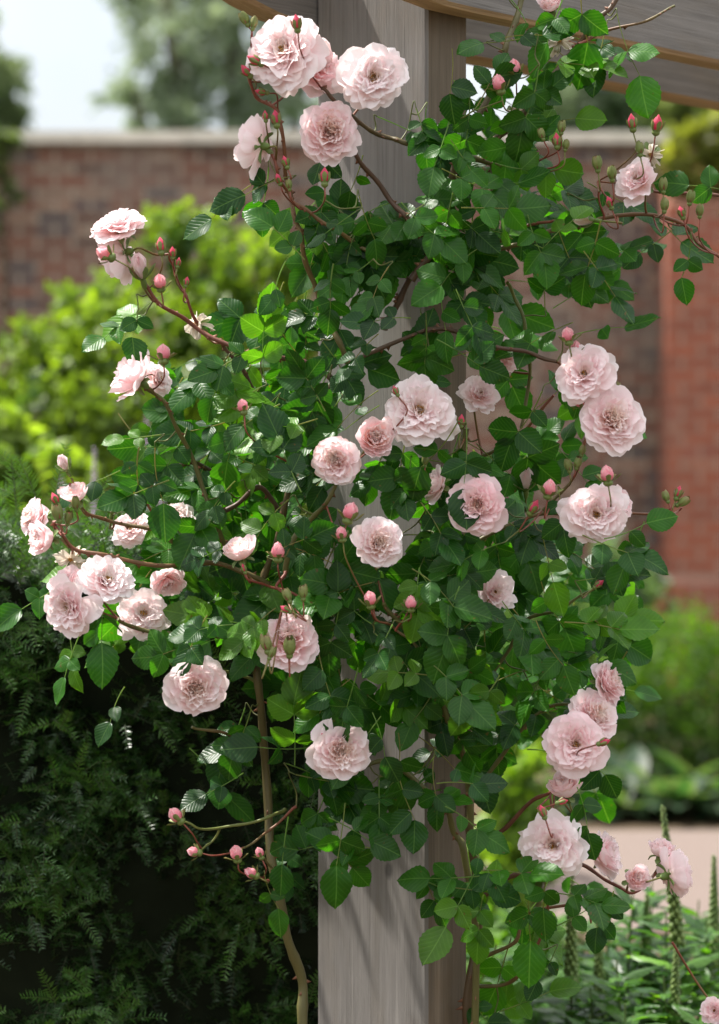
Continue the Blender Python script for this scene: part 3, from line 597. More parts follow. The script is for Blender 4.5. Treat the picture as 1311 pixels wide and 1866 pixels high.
for (px, py, lp, an, kind, Y) in BUDS:
    Ln = lp / F * Y; f = unit((math.cos(D(an)), U(-.35, .1), math.sin(D(an)))); M = orient(f, U(0, 6.28)); o = P(px, py, Y) - f * Ln * .5
    e = empty('rosebud', o - ROSE0, rose)
    body, sep = MB(), MB()
    wr = {'g': .25, 'm': .265, 'p': .34}[kind]; rr = Ln * wr; a = np.arange(20) * 2 * math.pi / 20
    cb, ct = {'g': ((.45, .08, .12), (.60, .10, .16)), 'm': ((.62, .03, .10), (.74, .12, .19)), 'p': ((.82, .20, .28), (.90, .45, .49))}[kind]
    hipz = .22 * Ln; bl = Ln * .80; prof = []
    for i in range(11):
        t = i / 10; r_ = rr * (.84 if kind == 'g' else .95) * max(0., math.sin(math.pi * (t * .93 + .07) ** .8)) ** .95 if t < 1 else rr * .05
        prof.append((max(r_, rr * .04), hipz + t * bl))
    G = []; C = []
    for i, (r_, z_) in enumerate(prof):
        t = i / 10; row = []
        for x in a:
            q = ((x / (2 * math.pi) * 3 + t * .75) % 1.0); k = 1 + .13 * (q - .5) * min(1, t * 1.6); row.append((r_ * k * math.cos(x), r_ * k * math.sin(x), z_ + .05 * Ln * (q - .5) * t)); C.append(lerp(cb, ct, min(1, max(0, t * .55 + q * .55))))
        G.append(row)
    body.grid(np.array(G), np.array(C), None, 0, True)
    if kind == 'p':
        for i in range(4): petal(body, i * 1.57 + U(-.3, .3), bl * 1.05, rr * 2.3, D(52), D(-24), rr * .1, hipz * .8, .5, .02, .1, .02, ct, lerp(ct, PINK, .25), lerp(ct, WHITEP, .2), power=.6)
    xform(body, M, np.zeros(3)).build('petals', M_PETAL, e)
    hr = rr * .72; ph = [(.0012, -.03 * Ln), (hr * .7, .02 * Ln), (hr, .10 * Ln), (hr * 1.02, .17 * Ln), (hr * .86, .24 * Ln), (hr * .95, .30 * Ln)]
    sep.grid(np.array([[(r_ * math.cos(x), r_ * math.sin(x), z_) for x in a[::2]] for r_, z_ in ph]), (.13, .18, .045), wrap=True)
    gc = (.15, .20, .05)
    for i in range(5):
        if kind == 'g': A0, A1, LL, WW = 46, -34, .98, rr * 2.1
        elif kind == 'm': A0, A1, LL, WW = 46, U(-30, 5), .62, rr * 1.25
        else: A0, A1, LL, WW = 70, U(0, 60), .62, rr * 1.0
        petal(sep, i * 1.2566 + U(-.12, .12), Ln * LL * U(.9, 1.1), WW, D(A0), D(A1), hr * .85, .2 * Ln, .5, .015, 0, -.42, gc, gc, lerp(gc, (.25, .12, .07), U(0, .6)), nt=8, ns=5, power=.9)
    xform(sep, M, np.zeros(3)).build('sepals', M_GREEN, e)
    peduncle(o, f, .0010, RED if R.random() < .7 else GREENST, RED, .11, e, o)

# ---- leaves
GRID = """
000000000000000002332300
000000000000000043221320
000000001000000244530220
000000000110000356400000
000000002300135665300000
000000013021245565431002
000000044345234566654134
000000004567667556664441
000000000277766567665323
000000012336523345664100
000341024565423445313400
000001046645235666433000
000005566654001355642200
000003466775020014566300
000043566760000046644200
000035567772655576541000
000344566652366424530210
000344667752425666750200
000004565766637766775400
014044457767766766366600
000653566454666766667600
003434556354677666775200
000014203442477677766400
000002030566537765665000
000003442066306657164100
000000244465053434152000
000000330055565445553000
000000003053432534540320
000000000505101125404300
000000002400004645350500
000000003100003434644000
000000000000000344410000
000000000000000464300000
000000000000000464300000
""".split()
def leaflet(mb, base, tipd, nrm, Ln, wf, col, fold=.25, curl=.25, m=17, n=5, rnd=0.):
    y = unit(tipd); z = unit(nrm - y * np.dot(nrm, y)); x = np.cross(y, z)
    t = np.linspace(0, 1, m)[:, None]; s = np.linspace(-1, 1, n)[None, :]
    w = wf * Ln * .5 * (np.sin(math.pi * np.clip(t, 0, 1) ** .90) ** .68) * (1 - .22 * t) * 1.2
    w[0] = .002 * Ln; w[-1] = .0
    zig = np.where(np.arange(m) % 2 == 0, 1.0, .93)[:, None]
    ww = w * (1 + (zig - 1) * (np.abs(s) > .9))
    X = s * ww; ph = U(0, 6.28)
    Z = fold * np.abs(X) - curl * Ln * (t ** 2) * .5 + .022 * Ln * np.sin(t * 11 + ph + s * 2) * np.abs(s) - .10 * Ln * s * s * w / (w.max() + 1e-9)*U(-.3,1.2)
    Yc = t * Ln * (1 - .04 * np.abs(s)) - (np.arange(m) % 2 == 0)[:, None] * 0 
    bend = U(-.08, .08) * Ln * t * t
    G = base + X[..., None] * x + bend[..., None] * x + (Yc + 0 * s)[..., None] * y + Z[..., None] * z
    pv = np.stack([X / Ln, t + 0 * s, np.full((m, n), rnd)], -1)
    c = np.asarray(col) * U(.75, 1.3)
    mb.grid(G, c, pv)

DG = (.008, .047, .004); MG = (.024, .100, .006); YG = (.065, .155, .010); BG = (.012, .050, .012)
def leafcol(young_backlit):
    r = R.random()
    if r < young_backlit: return lerp(MG, YG, U(.3, 1))
    return lerp(DG, MG, U(0, 1)) if r < .85 else lerp(DG, BG, U(0, 1))
GROWS = [[int(ch) for ch in row] for row in GRID]
for r_ in range(34):
    for c_ in range(24):
        v = GROWS[r_][c_]
        if (17 <= c_ <= 19 and 5 <= r_ <= 25 or 15 <= c_ <= 18 and 26 <= r_ <= 31) and v > 1: v -= 1
        if 3 <= c_ <= 7 and 14 <= r_ <= 21 and 0 < v < 7: v += 1
        GROWS[r_][c_] = v
GRID = [''.join(map(str, row)) for row in GROWS]
KEEP = (.05, .2, .5, .8, .95, 1, 1, 1)
HEROING = False
def culled(p):
    if HEROING: return False
    px = HX + p[0] / p[1] * F; py = HY - (p[2] - EYE) / p[1] * F; c_, r_ = int(px // 54.6), int(py // 54.9)
    k = KEEP[GROWS[r_][c_]] if 0 <= c_ < 24 and 0 <= r_ < 34 else .4
    return R.random() > k
twigs = MB(); tw_pts = np.concatenate(ped_pts)
def spray(mb, base, rd, nrm, sz, nl=5, young_backlit=.15, m=17):
    """compound rose leaf: rachis along rd with nl leaflets facing nrm"""
    rd = unit(rd); nrm = unit(nrm - rd * np.dot(nrm, rd)); sd_ = np.cross(rd, nrm); Lr = sz * 1.55; k = (nl - 1) // 2
    bend = U(-.25, .25)
    rp_ = [base + rd * Lr * t + sd_ * bend * Lr * t * t - nrm * .10 * Lr * t * t for t in np.linspace(0, 1, 7)]
    if culled(rp_[-1] + rd * sz * .5) and R.random() < .85: return
    mb.tube(rp_, np.linspace(.0010, .0006, 7), 4, lerp((.07, .12, .03), (.15, .08, .04), R.random() ** 2))
    col = leafcol(young_backlit)
    for j in range(k):
        t = .40 + .45 * j / max(1, k - 1) if k > 1 else .6; b = base + rd * Lr * t + sd_ * bend * Lr * t * t - nrm * .10 * Lr * t * t
        for sgn in (-1, 1):
            if R.random() < .05: continue
            if culled(b + rd * sz * .2 + sd_ * sgn * sz * .45): continue
            ang = D(U(50, 75)); td = rd * math.cos(ang) + sd_ * sgn * math.sin(ang)
            nn = nrm + NR.randn(3) * .34; f = .72 + .2 * j
            leaflet(mb, b, td, nn, sz * f * U(.85, 1.1), U(.66, .82), col, U(.1, .45), U(-.05, .55), m=m, rnd=R.random())
    leaflet(mb, rp_[-1], rd + NR.randn(3) * .12, nrm + NR.randn(3) * .15, sz * U(1.0, 1.2), U(.68, .82), col, U(.1, .4), U(0, .6), m=m, rnd=R.random())

cells = []
for r_, row in enumerate(GRID):
    for c_, ch in enumerate(row):
        if ch != '0': cells.append((c_, r_, int(ch)))
sprays = []     # (Y, mb, px, py)
def blocked(px, py, Y):
    for bx_, by_, br, bY in spray_block:
        if Y < bY + .05 and (px - bx_) ** 2 + (py - by_) ** 2 < (br + 20) ** 2: return True
    return False
def place(px, py, Y, sz_px, rdang=None, young_backlit=.15, nl=None, m=17):
    global tw_pts
    mb = MB(); sz = sz_px / F * Y; c = P(px, py, Y)
    if rdang is None:
        cxp = 700 + .35 * (px - 700)
        out = math.atan2(-(py - 300) * .0 - .9, (px - cxp) / 160.0); rdang = math.degrees(out) + R.gauss(0, 55)
    rd = unit((math.cos(D(rdang)), U(-.45, .25), math.sin(D(rdang))))
    nrm = unit(np.array([U(-.65, .45), -1.0, U(-.1, 1.7)]))
    base = c - rd * sz * 1.1
    if 560 < px < 870: base[1] = min(base[1], 3.50)
    spray(mb, base, rd, nrm, sz, nl or R.choice([5, 5, 5, 5, 7, 3]), young_backlit, m)
    if not mb.n: return
    tgt, dd = nearest(base, tw_pts)
    if .004 < dd < .05:
        if dd > .09: tgt = base + (tgt - base) * .05 / dd + np.array([0, .03, 0])
        mid = (base + tgt) / 2 + np.array([0, .2 * dd, -.06 * dd])
        sp = spline([base, base - rd * dd * .22, mid, tgt], 4)
        hid = any(q_[1] < bY + .03 and (HX + q_[0] / q_[1] * F - bx_) ** 2 + (HY - (q_[2] - EYE) / q_[1] * F - by_) ** 2 < (br + 4) ** 2 for q_ in sp for bx_, by_, br, bY in spray_block)
        if not hid: twigs.tube(sp, np.linspace(.0007, .0012, len(sp)), 5, (.09, .12, .03), lerp(OLIVE, GREENST, R.random())); tw_pts = np.vstack([tw_pts, sp[::3]])
    sprays.append((Y, mb, px, py, sz_px))
def young_backlit_at(px, py):  # more yellow-green leaves in backlit areas, the glow painted into their tint
    y = .06
    if px < 560: y = .2
    if px > 900 and py < 700: y = .2
    if px > 860 and py > 1600: y = .28
    return y
for c_, r_, dgt in cells:      # front layer
    nexp = (dgt / 7.0) ** 1.2 * 1.42; n_ = int(nexp) + (R.random() < nexp - int(nexp))
    for _ in range(n_):
        for tr_ in range(6):
            px = (c_ + U(.05, .95)) * 54.6; py = (r_ + U(.05, .95)) * 54.9
            lo, hi = (3.34, 3.49) if 560 < px < 870 else (3.34, 3.62)
            Y = U(lo, hi)
            if not blocked(px, py, Y): break
        else: continue
        place(px, py, Y, U(43, 69) * (1 if dgt > 3 else .9), young_backlit=young_backlit_at(px, py))
for c_, r_, dgt in cells:      # deeper layer, only well inside the plant
    if dgt < 5: continue
    for _ in range(1 if dgt < 7 else 2):
        px = (c_ + U(0, 1)) * 54.6; py = (r_ + U(0, 1)) * 54.9
        if 560 < px < 870: Y = U(3.44, 3.52) if px > 700 else U(3.46, 3.56)
        else: Y = U(3.62, 3.92)
        place(px, py, Y, U(40, 58), young_backlit=young_backlit_at(px, py), m=9)
# prominent leaves placed one by one: (px, py, size px, direction of the leaf stalk, leaflets)
HERO = [(622,1545,74,-95,3,3.40),(655,1515,56,-30,3,3.41),(812,1603,64,180,3,3.42),(832,1662,70,-110,3,3.40),(868,1628,58,-20,3,3.43),(1106,590,66,20,3,3.42),
 (206,594,52,200,3,3.42),(258,590,52,-85,3,3.41),(1140,105,80,-85,3,3.44),(1050,38,80,-95,3,3.42),(1003,42,72,-110,3,3.43),(1094,95,56,-100,3,3.45),
 (405,705,50,-100,3,3.42),(248,798,44,190,3,3.42),(540,1320,72,80,5,3.40),(505,1372,62,190,3,3.41),(398,1440,50,215,3,3.45),(488,1638,46,-85,3,3.42),
 (122,1210,52,-120,3,3.44),(186,1135,78,-95,3,3.40),(62,1092,60,200,3,3.42),(200,1292,44,-120,3,3.45),(402,372,60,215,3,3.42),(470,332,62,190,3,3.40),
 (855,855,74,-95,3,3.37),(800,835,66,-110,3,3.38),(990,1635,58,-95,3,3.40),(960,1680,80,-100,3,3.44),(750,880,50,-90,5,3.40),(780,640,52,-80,7,3.42),
 (1188,450,46,215,3,3.48),(1262,482,50,-90,3,3.46),(1290,330,60,150,3,3.46),(1038,480,64,-70,3,3.42),(975,200,66,-100,5,3.42),(915,80,58,200,3,3.42),(960,55,56,10,3,3.43)]
HEROING = True
for px, py, sp_, an, nl, Y in HERO: place(px, py, Y, sp_, an + U(-8, 8), .12, nl)
sprays.sort(key=lambda q: (q[0] > 3.6, q[0] - q[4] * .002))
rest = MB()
for i, (Y, mb, px, py, sz) in enumerate(sprays):
    if i < 96: shift(mb, ROSE0); mb.build('leaf_spray', M_LEAF, rose)
    else:
        for v, c, p_ in zip(mb.v, mb.c, mb.p): pass
        off = rest.n; rest.v += mb.v; rest.c += mb.c; rest.p += mb.p; rest.f += [tuple(i_ + off for i_ in q) for q in mb.f]; rest.mi += mb.mi; rest.n += mb.n
shift(rest, ROSE0); o = rest.build('foliage', M_LEAF, rose); o['kind'] = 'stuff'
shift(twigs, ROSE0); twigs.build('twigs', M_STEM, rose)['kind'] = 'stuff'

# ---------------------------------------------------------------- yew hedge
HB = np.array([-.62, 4.3, 0.0]); hedge = empty('yew_hedge', HB); tag(hedge, 'dark green clipped yew hedge in shade left of the oak post', 'hedge')
def hedge_top(x): return 1.415 + .03 * math.sin(x * 7) + .03 * math.sin(x * 17 + 1)
core = MB(); xs = np.linspace(-1.55, .06, 24)  # added dark shell that blocks light, near-black for the shade between sprays
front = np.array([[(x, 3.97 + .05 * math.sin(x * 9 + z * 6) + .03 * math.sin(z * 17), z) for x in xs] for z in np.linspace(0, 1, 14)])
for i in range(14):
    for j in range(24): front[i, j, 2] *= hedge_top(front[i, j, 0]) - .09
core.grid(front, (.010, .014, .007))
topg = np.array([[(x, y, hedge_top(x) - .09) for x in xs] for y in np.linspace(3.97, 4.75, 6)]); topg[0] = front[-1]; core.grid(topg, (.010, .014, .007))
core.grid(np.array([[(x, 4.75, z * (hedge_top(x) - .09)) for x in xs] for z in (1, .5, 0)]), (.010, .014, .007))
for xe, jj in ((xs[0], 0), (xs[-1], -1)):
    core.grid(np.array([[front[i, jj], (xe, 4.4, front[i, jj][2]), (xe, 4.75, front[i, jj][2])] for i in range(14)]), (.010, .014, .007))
shift(core, HB); core.build('light_blocking_core', M_DARK, hedge)
yw = MB()
def yew_spray(base, d, nrm, ln, col, npair=13, nlen=.021):
    d = unit(d); nrm = unit(nrm - d * np.dot(nrm, d)); sdv = np.cross(d, nrm); V = []; Fc = []
    tw = [base + d * ln * t - np.array([0, 0, 1]) * ln * .15 * t * t for t in (0, .5, 1)]
    yw.tube(tw, [.0012, .0009, .0005], 3, lerp((.07, .06, .03), col, .5))
    for i in range(npair):
        t = (i + .6) / npair; b = base + d * ln * t - np.array([0, 0, 1]) * ln * .15 * t * t; nl_ = nlen * (1 - .5 * t ** 3) * U(.6, 1.2)
        for sg in (-1, 1):
            td = unit(sdv * sg + d * U(.35, 1.0) + nrm * U(-.2, .8)); wv = unit(np.cross(td, nrm)) * U(.0009, .0014); k = len(V)
            V += [b, b + td * nl_ * .3 + wv, b + td * nl_, b + td * nl_ * .3 - wv, ]; Fc.append((k, k + 1, k + 2, k + 3))
    yw.add(V, Fc, np.asarray(col) * U(.75, 1.25))
for i in range(11000):
    x = U(-.80, .06) if i < 10200 else U(-1.5, -.8); top = hedge_top(x)
    z = top * U(.30, 1) if R.random() < .9 else top * U(0, .35)
    dep = abs(R.gauss(0, .05)); y = 3.97 + .05 * math.sin(x * 9 + z / top * 6) + .03 * math.sin(z / top * 17) - .02 - dep + .02
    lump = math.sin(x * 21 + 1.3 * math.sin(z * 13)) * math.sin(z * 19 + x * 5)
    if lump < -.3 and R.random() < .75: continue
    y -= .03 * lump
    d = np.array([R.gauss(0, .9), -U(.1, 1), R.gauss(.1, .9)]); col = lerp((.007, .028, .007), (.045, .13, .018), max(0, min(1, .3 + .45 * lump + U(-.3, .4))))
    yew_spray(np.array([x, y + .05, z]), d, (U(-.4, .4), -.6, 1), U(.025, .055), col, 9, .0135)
for i in range(650):       # sprays standing proud of the clipped face, lit needles painted as brighter green
    x = U(-.7, .05); z = U(.5, 1.35); lump = math.sin(x * 21 + 1.3 * math.sin(z * 13)) * math.sin(z * 19 + x * 5)
    if lump < .1: continue
    yew_spray(np.array([x, 3.93 + .05 * math.sin(x * 9 + z / 1.4 * 6) - .03 * lump, z]), (R.gauss(0, 1), -.35, R.gauss(.1, .9)), (U(-.4, .4), -.8, .8), U(.03, .07), lerp((.035, .11, .015), (.08, .19, .02), R.random()), 11, .016)
for i in range(900):       # top shoots
    x = U(-1.5, .05); y = U(3.90, 4.7); d = np.array([R.gauss(0, .5), R.gauss(-.1, .4), U(.5, 1)])
    yew_spray(np.array([x, y, hedge_top(x) - .10 + U(0, .04)]), d, (U(-1, 1), -1, .3), U(.07, .14), lerp((.04, .11, .02), (.09, .2, .03), U(0, 1)), 12)
for px, py, an in ((20,850,150),(75,880,110),(140,905,60),(45,930,140),(10,900,120),(100,860,80),(60,850,125),(30,880,95)):
    b = P(px, py + 50, 3.93); yew_spray(b, (math.cos(D(an)), 0, math.sin(D(an))), (0, -1, .3), .10, (.08, .18, .03), 16, .022)
for i in range(0):        # a few dead russet twigs
    x = U(-.55, -.15); yew_spray(np.array([x, 4.03, U(.6, 1.2)]), (R.gauss(0, 1), -.6, R.gauss(0, 1)), (0, -1, .5), .04, (.16, .045, .02), 6)
shift(yw, HB); o = yw.build('foliage', M_NEEDLE, hedge)

# ---------------------------------------------------------------- loose leaf masses for shrubs and trees
def cloud(mb, blobs, n, ls, c_in, c_out, seed, hang=.3, nx=1.35, shell=.55):
    rs = np.random.RandomState(seed); vols = np.array([b[3] * b[4] * b[5] for b in blobs]) ** .75; pr = vols / vols.sum()
    V = []; Fc = []; Cc = []
    cl = [(rs.randn(3), U(.5, 1)) for _ in range(1)]
    for b, p_ in zip(blobs, pr):
        k = int(n * p_); nc = max(8, k // 26); dirs = rs.randn(nc, 3); dirs /= np.linalg.norm(dirs, axis=1)[:, None]
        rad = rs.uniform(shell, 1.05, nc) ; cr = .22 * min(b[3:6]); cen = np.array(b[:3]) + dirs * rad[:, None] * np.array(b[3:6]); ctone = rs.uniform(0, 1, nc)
        for ci in range(nc):
            for _ in range(26):
                c = cen[ci] + rs.randn(3) * cr * .55; d = rs.randn(3); d[2] -= hang * 2; d = unit(d); nn = unit(rs.randn(3) + np.array([0, -.3, .5])); sv = unit(np.cross(d, nn)); L_ = ls * rs.uniform(.6, 1.25)
                q = len(V); nz_ = np.cross(sv, d)
                V += [c, c + d * L_ * .45 + sv * L_ * .32 + nz_ * L_ * .08, c + d * L_, c + d * L_ * .45 - sv * L_ * .32 + nz_ * L_ * .08, c + d * L_ * .5]
                Fc += [(q, q + 1, q + 4), (q + 1, q + 2, q + 4), (q + 2, q + 3, q + 4), (q + 3, q, q + 4)]
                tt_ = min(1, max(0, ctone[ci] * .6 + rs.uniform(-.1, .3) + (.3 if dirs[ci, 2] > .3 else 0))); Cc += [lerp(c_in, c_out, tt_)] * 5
    mb.add(V, Fc, np.array(Cc))
def bl(px, py, Y, rx, ry, rz=None):      # blob from photo pixels
    p = P(px, py, Y); return (p[0], p[1], p[2], rx / F * Y, (rz or (rx + ry) / 2) / F * Y, ry / F * Y)
def plant(name, label, cat, Y, base_px, blobs, n, ls, ci, co, seed, stems=5, group=None, bark=(.10, .07, .045), sr=.02, part='foliage', stem='stem', **kw):
    B = P(base_px, 850, Y); B[2] = 0; e = empty(name, B); tag(e, label, cat, group)
    mb = MB(); cloud(mb, blobs, n, ls, ci, co, seed, **kw); shift(mb, B); mb.build(part, M_TREE if name == 'tree' else M_BACKLEAF, e)
    tb2 = MB()
    for i in range(stems):
        b = blobs[i % len(blobs)]; a = B + np.array([U(-.1, .1), U(-.05, .05), 0]) * (1 if stems > 1 else 0); c = np.array(b[:3])
        tb2.tube(spline([a, a * .5 + c * .5 + np.array([U(-.1, .1), 0, .1]), c], 6), np.linspace(sr, sr * .4, 13)[:len(spline([a, a, c], 6))], 7, bark)
    shift(tb2, B); tb2.build(stem, M_BARK, e); return e

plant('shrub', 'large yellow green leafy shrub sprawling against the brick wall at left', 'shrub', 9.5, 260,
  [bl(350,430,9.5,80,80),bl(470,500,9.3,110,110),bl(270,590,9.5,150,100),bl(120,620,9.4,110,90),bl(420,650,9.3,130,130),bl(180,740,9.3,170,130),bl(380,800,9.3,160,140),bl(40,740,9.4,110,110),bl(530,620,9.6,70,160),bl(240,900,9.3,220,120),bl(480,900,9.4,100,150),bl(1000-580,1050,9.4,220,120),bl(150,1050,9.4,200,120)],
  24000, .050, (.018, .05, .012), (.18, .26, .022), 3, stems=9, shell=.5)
plant('shrub', 'low bright yellow green shrub above the yew hedge at the far left', 'shrub', 7.2, 30,
  [bl(30,820,7.2,90,60),bl(-60,860,7.2,110,90),bl(90,900,7.2,80,80),bl(10,960,7.2,120,100)], 3200, .06, (.07, .13, .02), (.19, .26, .035), 5, stems=4)
# trees beyond the wall
TG = 'trees beyond the brick wall'
def tree(label, Y, px, blobs, n, ls, ci, co, seed): 
    return plant('tree', label, 'tree', Y, px, blobs, n, ls, ci, co, seed, stems=len(blobs), group=TG, sr=.16, part='crown', stem='trunk', bark=(.12, .10, .08))
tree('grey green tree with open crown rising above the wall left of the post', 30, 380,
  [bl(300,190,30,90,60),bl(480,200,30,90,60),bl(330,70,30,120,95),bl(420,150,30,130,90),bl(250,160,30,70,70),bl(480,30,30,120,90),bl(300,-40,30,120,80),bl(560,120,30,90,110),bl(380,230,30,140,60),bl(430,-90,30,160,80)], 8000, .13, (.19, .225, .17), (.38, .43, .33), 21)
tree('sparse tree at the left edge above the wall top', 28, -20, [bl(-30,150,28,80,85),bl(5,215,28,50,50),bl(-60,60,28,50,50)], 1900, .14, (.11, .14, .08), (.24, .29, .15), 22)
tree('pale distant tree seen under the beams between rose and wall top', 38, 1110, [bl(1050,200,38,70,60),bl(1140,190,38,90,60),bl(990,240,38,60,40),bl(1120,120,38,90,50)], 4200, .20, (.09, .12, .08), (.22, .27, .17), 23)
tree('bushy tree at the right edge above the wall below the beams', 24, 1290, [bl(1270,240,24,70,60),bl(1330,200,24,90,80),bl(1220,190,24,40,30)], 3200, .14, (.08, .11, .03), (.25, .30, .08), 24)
plant('climber', 'yellow olive climber spilling over the wall top at the right edge', 'climbing plant', 15.7, 1290,
  [bl(1260,290,15.7,60,70,25),bl(1310,250,15.7,60,60,25),bl(1330,340,15.7,60,70,25)], 2300, .07, (.07, .09, .02), (.24, .25, .05), 31, stems=3)
plant('climber', 'thin green climber hanging on the old brick wall at the left edge', 'climbing plant', 15.8, 0,
  [bl(0,330,15.8,34,90,12),bl(5,250,15.8,30,20,14)], 420, .07, (.05, .08, .03), (.13, .17, .06), 32, stems=2)
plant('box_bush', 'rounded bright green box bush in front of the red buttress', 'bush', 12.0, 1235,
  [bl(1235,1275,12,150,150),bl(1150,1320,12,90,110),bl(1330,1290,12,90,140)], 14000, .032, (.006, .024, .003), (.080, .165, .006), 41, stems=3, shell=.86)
plant('shrub', 'soft grey green perennial clump against the wall left of the buttress', 'shrub', 14.6, 1130,
  [bl(1130,1040,14.6,70,70),bl(1090,1120,14.6,80,90),bl(1180,1130,14.6,60,90),bl(1120,1230,14.6,110,80)], 4200, .06, (.05, .09, .05), (.15, .22, .12), 42, stems=4)
plant('shrub', 'dark green shrub low behind the rose foliage right of the post', 'shrub', 13.0, 960,
  [bl(950,1120,13,110,120),bl(1000,1250,13,120,130),bl(900,1260,13,120,130)], 4200, .06, (.03, .065, .02), (.09, .17, .03), 43, stems=4)
# hostas along the far edge of the path
hc = MB()
for k in range(22):
    a = U(0, 6.28); ln = U(.16, .26); el = U(.2, 1.1); d = np.array([math.cos(a) * math.cos(el), math.sin(a) * math.cos(el), math.sin(el)])
    m_, n_ = 7, 5; t = np.linspace(0, 1, m_)[:, None]; s = np.linspace(-1, 1, n_)[None, :]; w = .055 * np.sin(math.pi * np.clip(t * .93 + .07, 0, 1)) ** .7
    sv = unit(np.cross(d, (0, 0, 1))); nn = np.cross(sv, d)
    G = (t * ln)[..., None] * d + (s * w)[..., None] * sv + ((np.abs(s) * w * .3 - .09 * t ** 2.2))[..., None] * nn + np.array([0, 0, .03])
    ed = (np.abs(s) > .6) * np.ones_like(t); cc = np.where(ed[..., None] > 0, np.array((.09, .115, .07)), np.array((.022, .055, .025)))
    hc.grid(G, cc)
hm = hc.build('hosta', M_BACKLEAF); COL.objects.unlink(hm); HOSTA = hm.data; bpy.data.objects.remove(hm)
for i, (px, Y, sc_) in enumerate(((1075,10.9,.9),(1128,10.8,1.0),(1182,11.0,1.1),(1238,10.8,1.05),(1290,10.9,1.0),(1345,10.8,1.1),(1155,11.4,1.2),(1262,11.5,1.2),(1030,11.0,1.0))):
    o = bpy.data.objects.new('hosta', HOSTA); COL.objects.link(o); p = P(px, 850, Y); o.location = (p[0], Y, 0); o.rotation_euler = (0, 0, i * 1.3); o.scale = (sc_,) * 3
    tag(o, 'variegated hosta clump in the row along the far path edge below the box bush', 'hosta', 'hostas along the far path edge')

# ---------------------------------------------------------------- border perennials, lower right, and spires behind the hedge
def spire(px, ytop, Y, label, group, kind='leafy', lean=0., seed=0, topcol=(.10, .20, .03)):
    rs = random.Random(seed); B = P(px, 850, Y); B[2] = 0; H = P(px, ytop, Y)[2]
    e = empty('spire_plant', B); tag(e, label, 'perennial', group)
    ctl = [np.array([0, 0, 0.]), np.array([lean * .2, .01, H * .4]), np.array([lean * .5, 0, H * .75]), np.array([lean, 0, H])]
    sp = spline(ctl, 8); st = MB(); st.tube(sp, np.linspace(.0045, .0015, len(sp)), 6, (.07, .075, .03) if kind != 'leafy' else (.09, .14, .035)); st.build('stem', M_STEM, e)
    lv = MB(); n = 24 if kind == 'leafy' else 9; tmax = .97 if kind == 'leafy' else .68
    for i in range(n):
        t = .12 + (tmax - .12) * i / n; k = t * (len(sp) - 1); b = sp[int(k)] + (sp[min(int(k) + 1, len(sp) - 1)] - sp[int(k)]) * (k % 1)
        for q in range(3):
            a = i * 1.1 + q * 2.09 + rs.uniform(-.3, .3); ln = rs.uniform(.09, .16) * (1 - .4 * t); d = unit((math.cos(a), math.sin(a), rs.uniform(.2, .7)))
            leaflet(lv, b, d, np.array([0, 0, 1.]) + .001, ln, .28, lerp((.012, .045, .010), topcol, rs.random()), .25, rs.uniform(.2, .7), m=9, n=5)
    lv.build('leaves', M_LEAF, e)
    if kind != 'leafy':
        fl = MB(); c1 = (.10, .17, .045) if kind == 'seed' else (.40, .30, .44)
        for i in range(110):
            t = .66 + .34 * i / 110; k = t * (len(sp) - 1); b = sp[min(int(k), len(sp) - 1)] + (sp[min(int(k) + 1, len(sp) - 1)] - sp[min(int(k), len(sp) - 1)]) * (k % 1)
            a = i * 2.4; r = (.011 if kind == 'seed' else .011) * (1.1 - .8 * (t - .66) / .34) + .001; d = np.array([math.cos(a), math.sin(a), .6]); c = b + d * r * .7; w = r * .55
            o_ = np.array([c + (w, 0, 0), c + (0, w, 0), c - (w, 0, 0), c - (0, w, 0), c + (0, 0, w * 1.5), c - (0, 0, w)])
            fl.add(o_, [(0, 1, 4), (1, 2, 4), (2, 3, 4), (3, 0, 4), (1, 0, 5), (2, 1, 5), (3, 2, 5), (0, 3, 5)], lerp(c1, (.17, .24, .06) if kind == 'seed' else (.5, .42, .5), rs.random()))
        fl.build('flower_spike', M_GREEN, e)
SG = 'leafy perennials in the border at lower right'
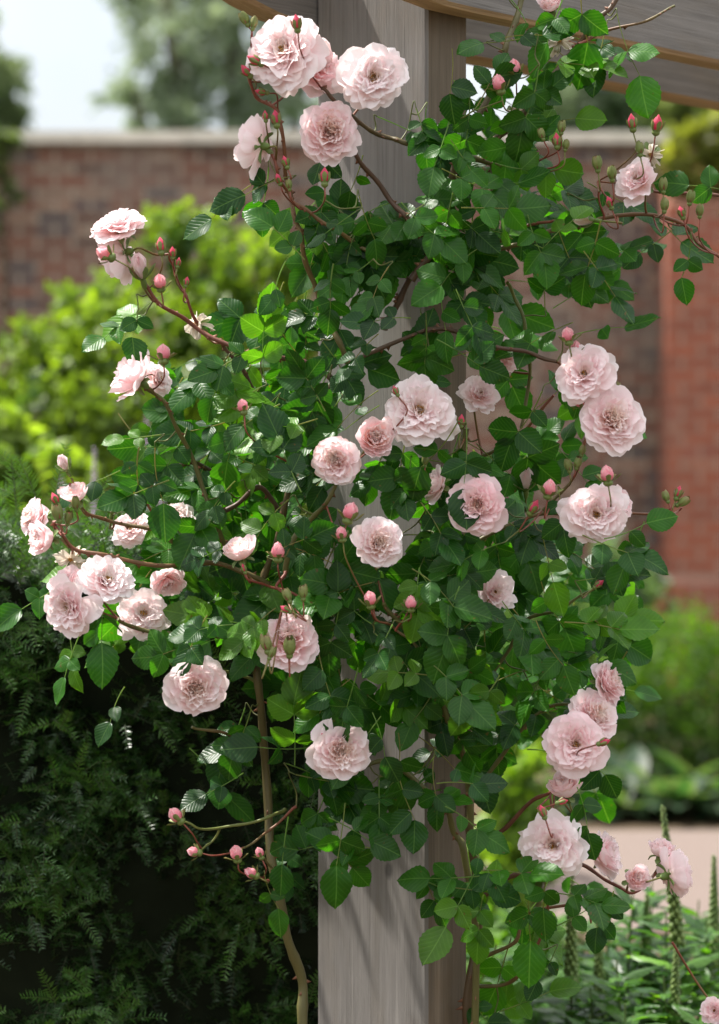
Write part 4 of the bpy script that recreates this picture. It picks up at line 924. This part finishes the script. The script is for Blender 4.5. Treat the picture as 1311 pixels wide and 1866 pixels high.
for i, (px, yt, Y) in enumerate(((1130,1620,4.5),(1185,1600,4.7),(1215,1660,4.4),(1090,1665,4.8),(1255,1640,4.9),(1290,1670,4.5),(1150,1750,4.2),(1060,1740,4.9),(1010,1700,5.1),(960,1690,5.2),(925,1720,5.0),(1240,1780,4.2),(1330,1690,4.7),(1100,1800,4.2),(900,1780,4.8),(985,1780,4.8),(1030,1820,4.5),(1300,1800,4.3),(1200,1810,4.2),(940,1650,5.6),(1000,1660,5.7),(1075,1665,5.2),(1160,1700,5.0),(1230,1720,5.1),(1300,1660,5.2),(1120,1720,4.6),(1270,1760,4.4),(1045,1780,4.4),(1180,1780,4.5),(1140,1830,4.1),(1260,1840,4.1),(1080,1850,4.1))):
    spire(px, yt, Y, 'leafy green stem among others in the border at lower right', SG, 'leafy', U(-.03, .03), 100 + i, (.045, .115, .012))
spire(1042, 1585, 4.25, 'dark green seed spire right of the rose, left of the other spires', 'seed', 'seed', .0, 201); 
spire(1262, 1470, 4.3, 'tall green seed spire bending left at the right edge', 'seed', 'seed', -.05, 202)
spire(1302, 1560, 4.6, 'straight thin seed spire at the very right edge', 'seed', 'seed', .0, 203)
spire(1170, 1630, 4.5, 'slim seed spire below the pair of small pink roses', 'seed', 'seed', .01, 204)
spire(1100, 1680, 4.4, 'seed spire rising from the leafy stems just right of the darkest spire', 'seed', 'seed', -.01, 206)
spire(1222, 1730, 4.2, 'short seed spire between the tall bending spire and the slim one', 'seed', 'seed', .01, 205)
for o in bpy.data.objects:
    if o.get('group') == 'seed': o['group'] = 'seed spires in the border'
LGp = 'faded mauve flower spires behind the hedge'
for i, (px, yt, Y, lb) in enumerate(((172,815,5.6,'pale faded flower spire behind hedge, nearest the left cluster of roses'),(262,750,6.0,'tallest mauve flower spire standing behind hedge and rose'),(285,800,6.2,'mauve flower spire just right of the tallest one'),(245,830,5.8,'short mauve flower spire left of the tallest one'),(105,870,5.6,'low mauve flower spire above the hedge top at left'))):
    spire(px, yt, Y, lb, LGp, 'flower', U(-.01, .02), 300 + i, (.10, .16, .05))
plant('shrub', 'yellow green sunlit shrub glimpsed between the right hand canes and the path', 'shrub', 7.8, 930,
  [bl(930,1430,7.8,60,90),bl(900,1560,7.8,70,90),bl(960,1540,7.8,60,80),bl(920,1680,7.8,80,90)], 3000, .05, (.06, .12, .015), (.16, .25, .02), 52, stems=4)
plant('shrub', 'bright green leafy clump behind the right hand canes at the bottom', 'shrub', 5.6, 930,
  [bl(920,1740,5.6,80,80),bl(900,1850,5.6,90,90),bl(1000,1830,5.6,110,80),bl(960,1950,5.6,130,90)], 2200, .055, (.03, .08, .015), (.10, .20, .02), 51, stems=4)
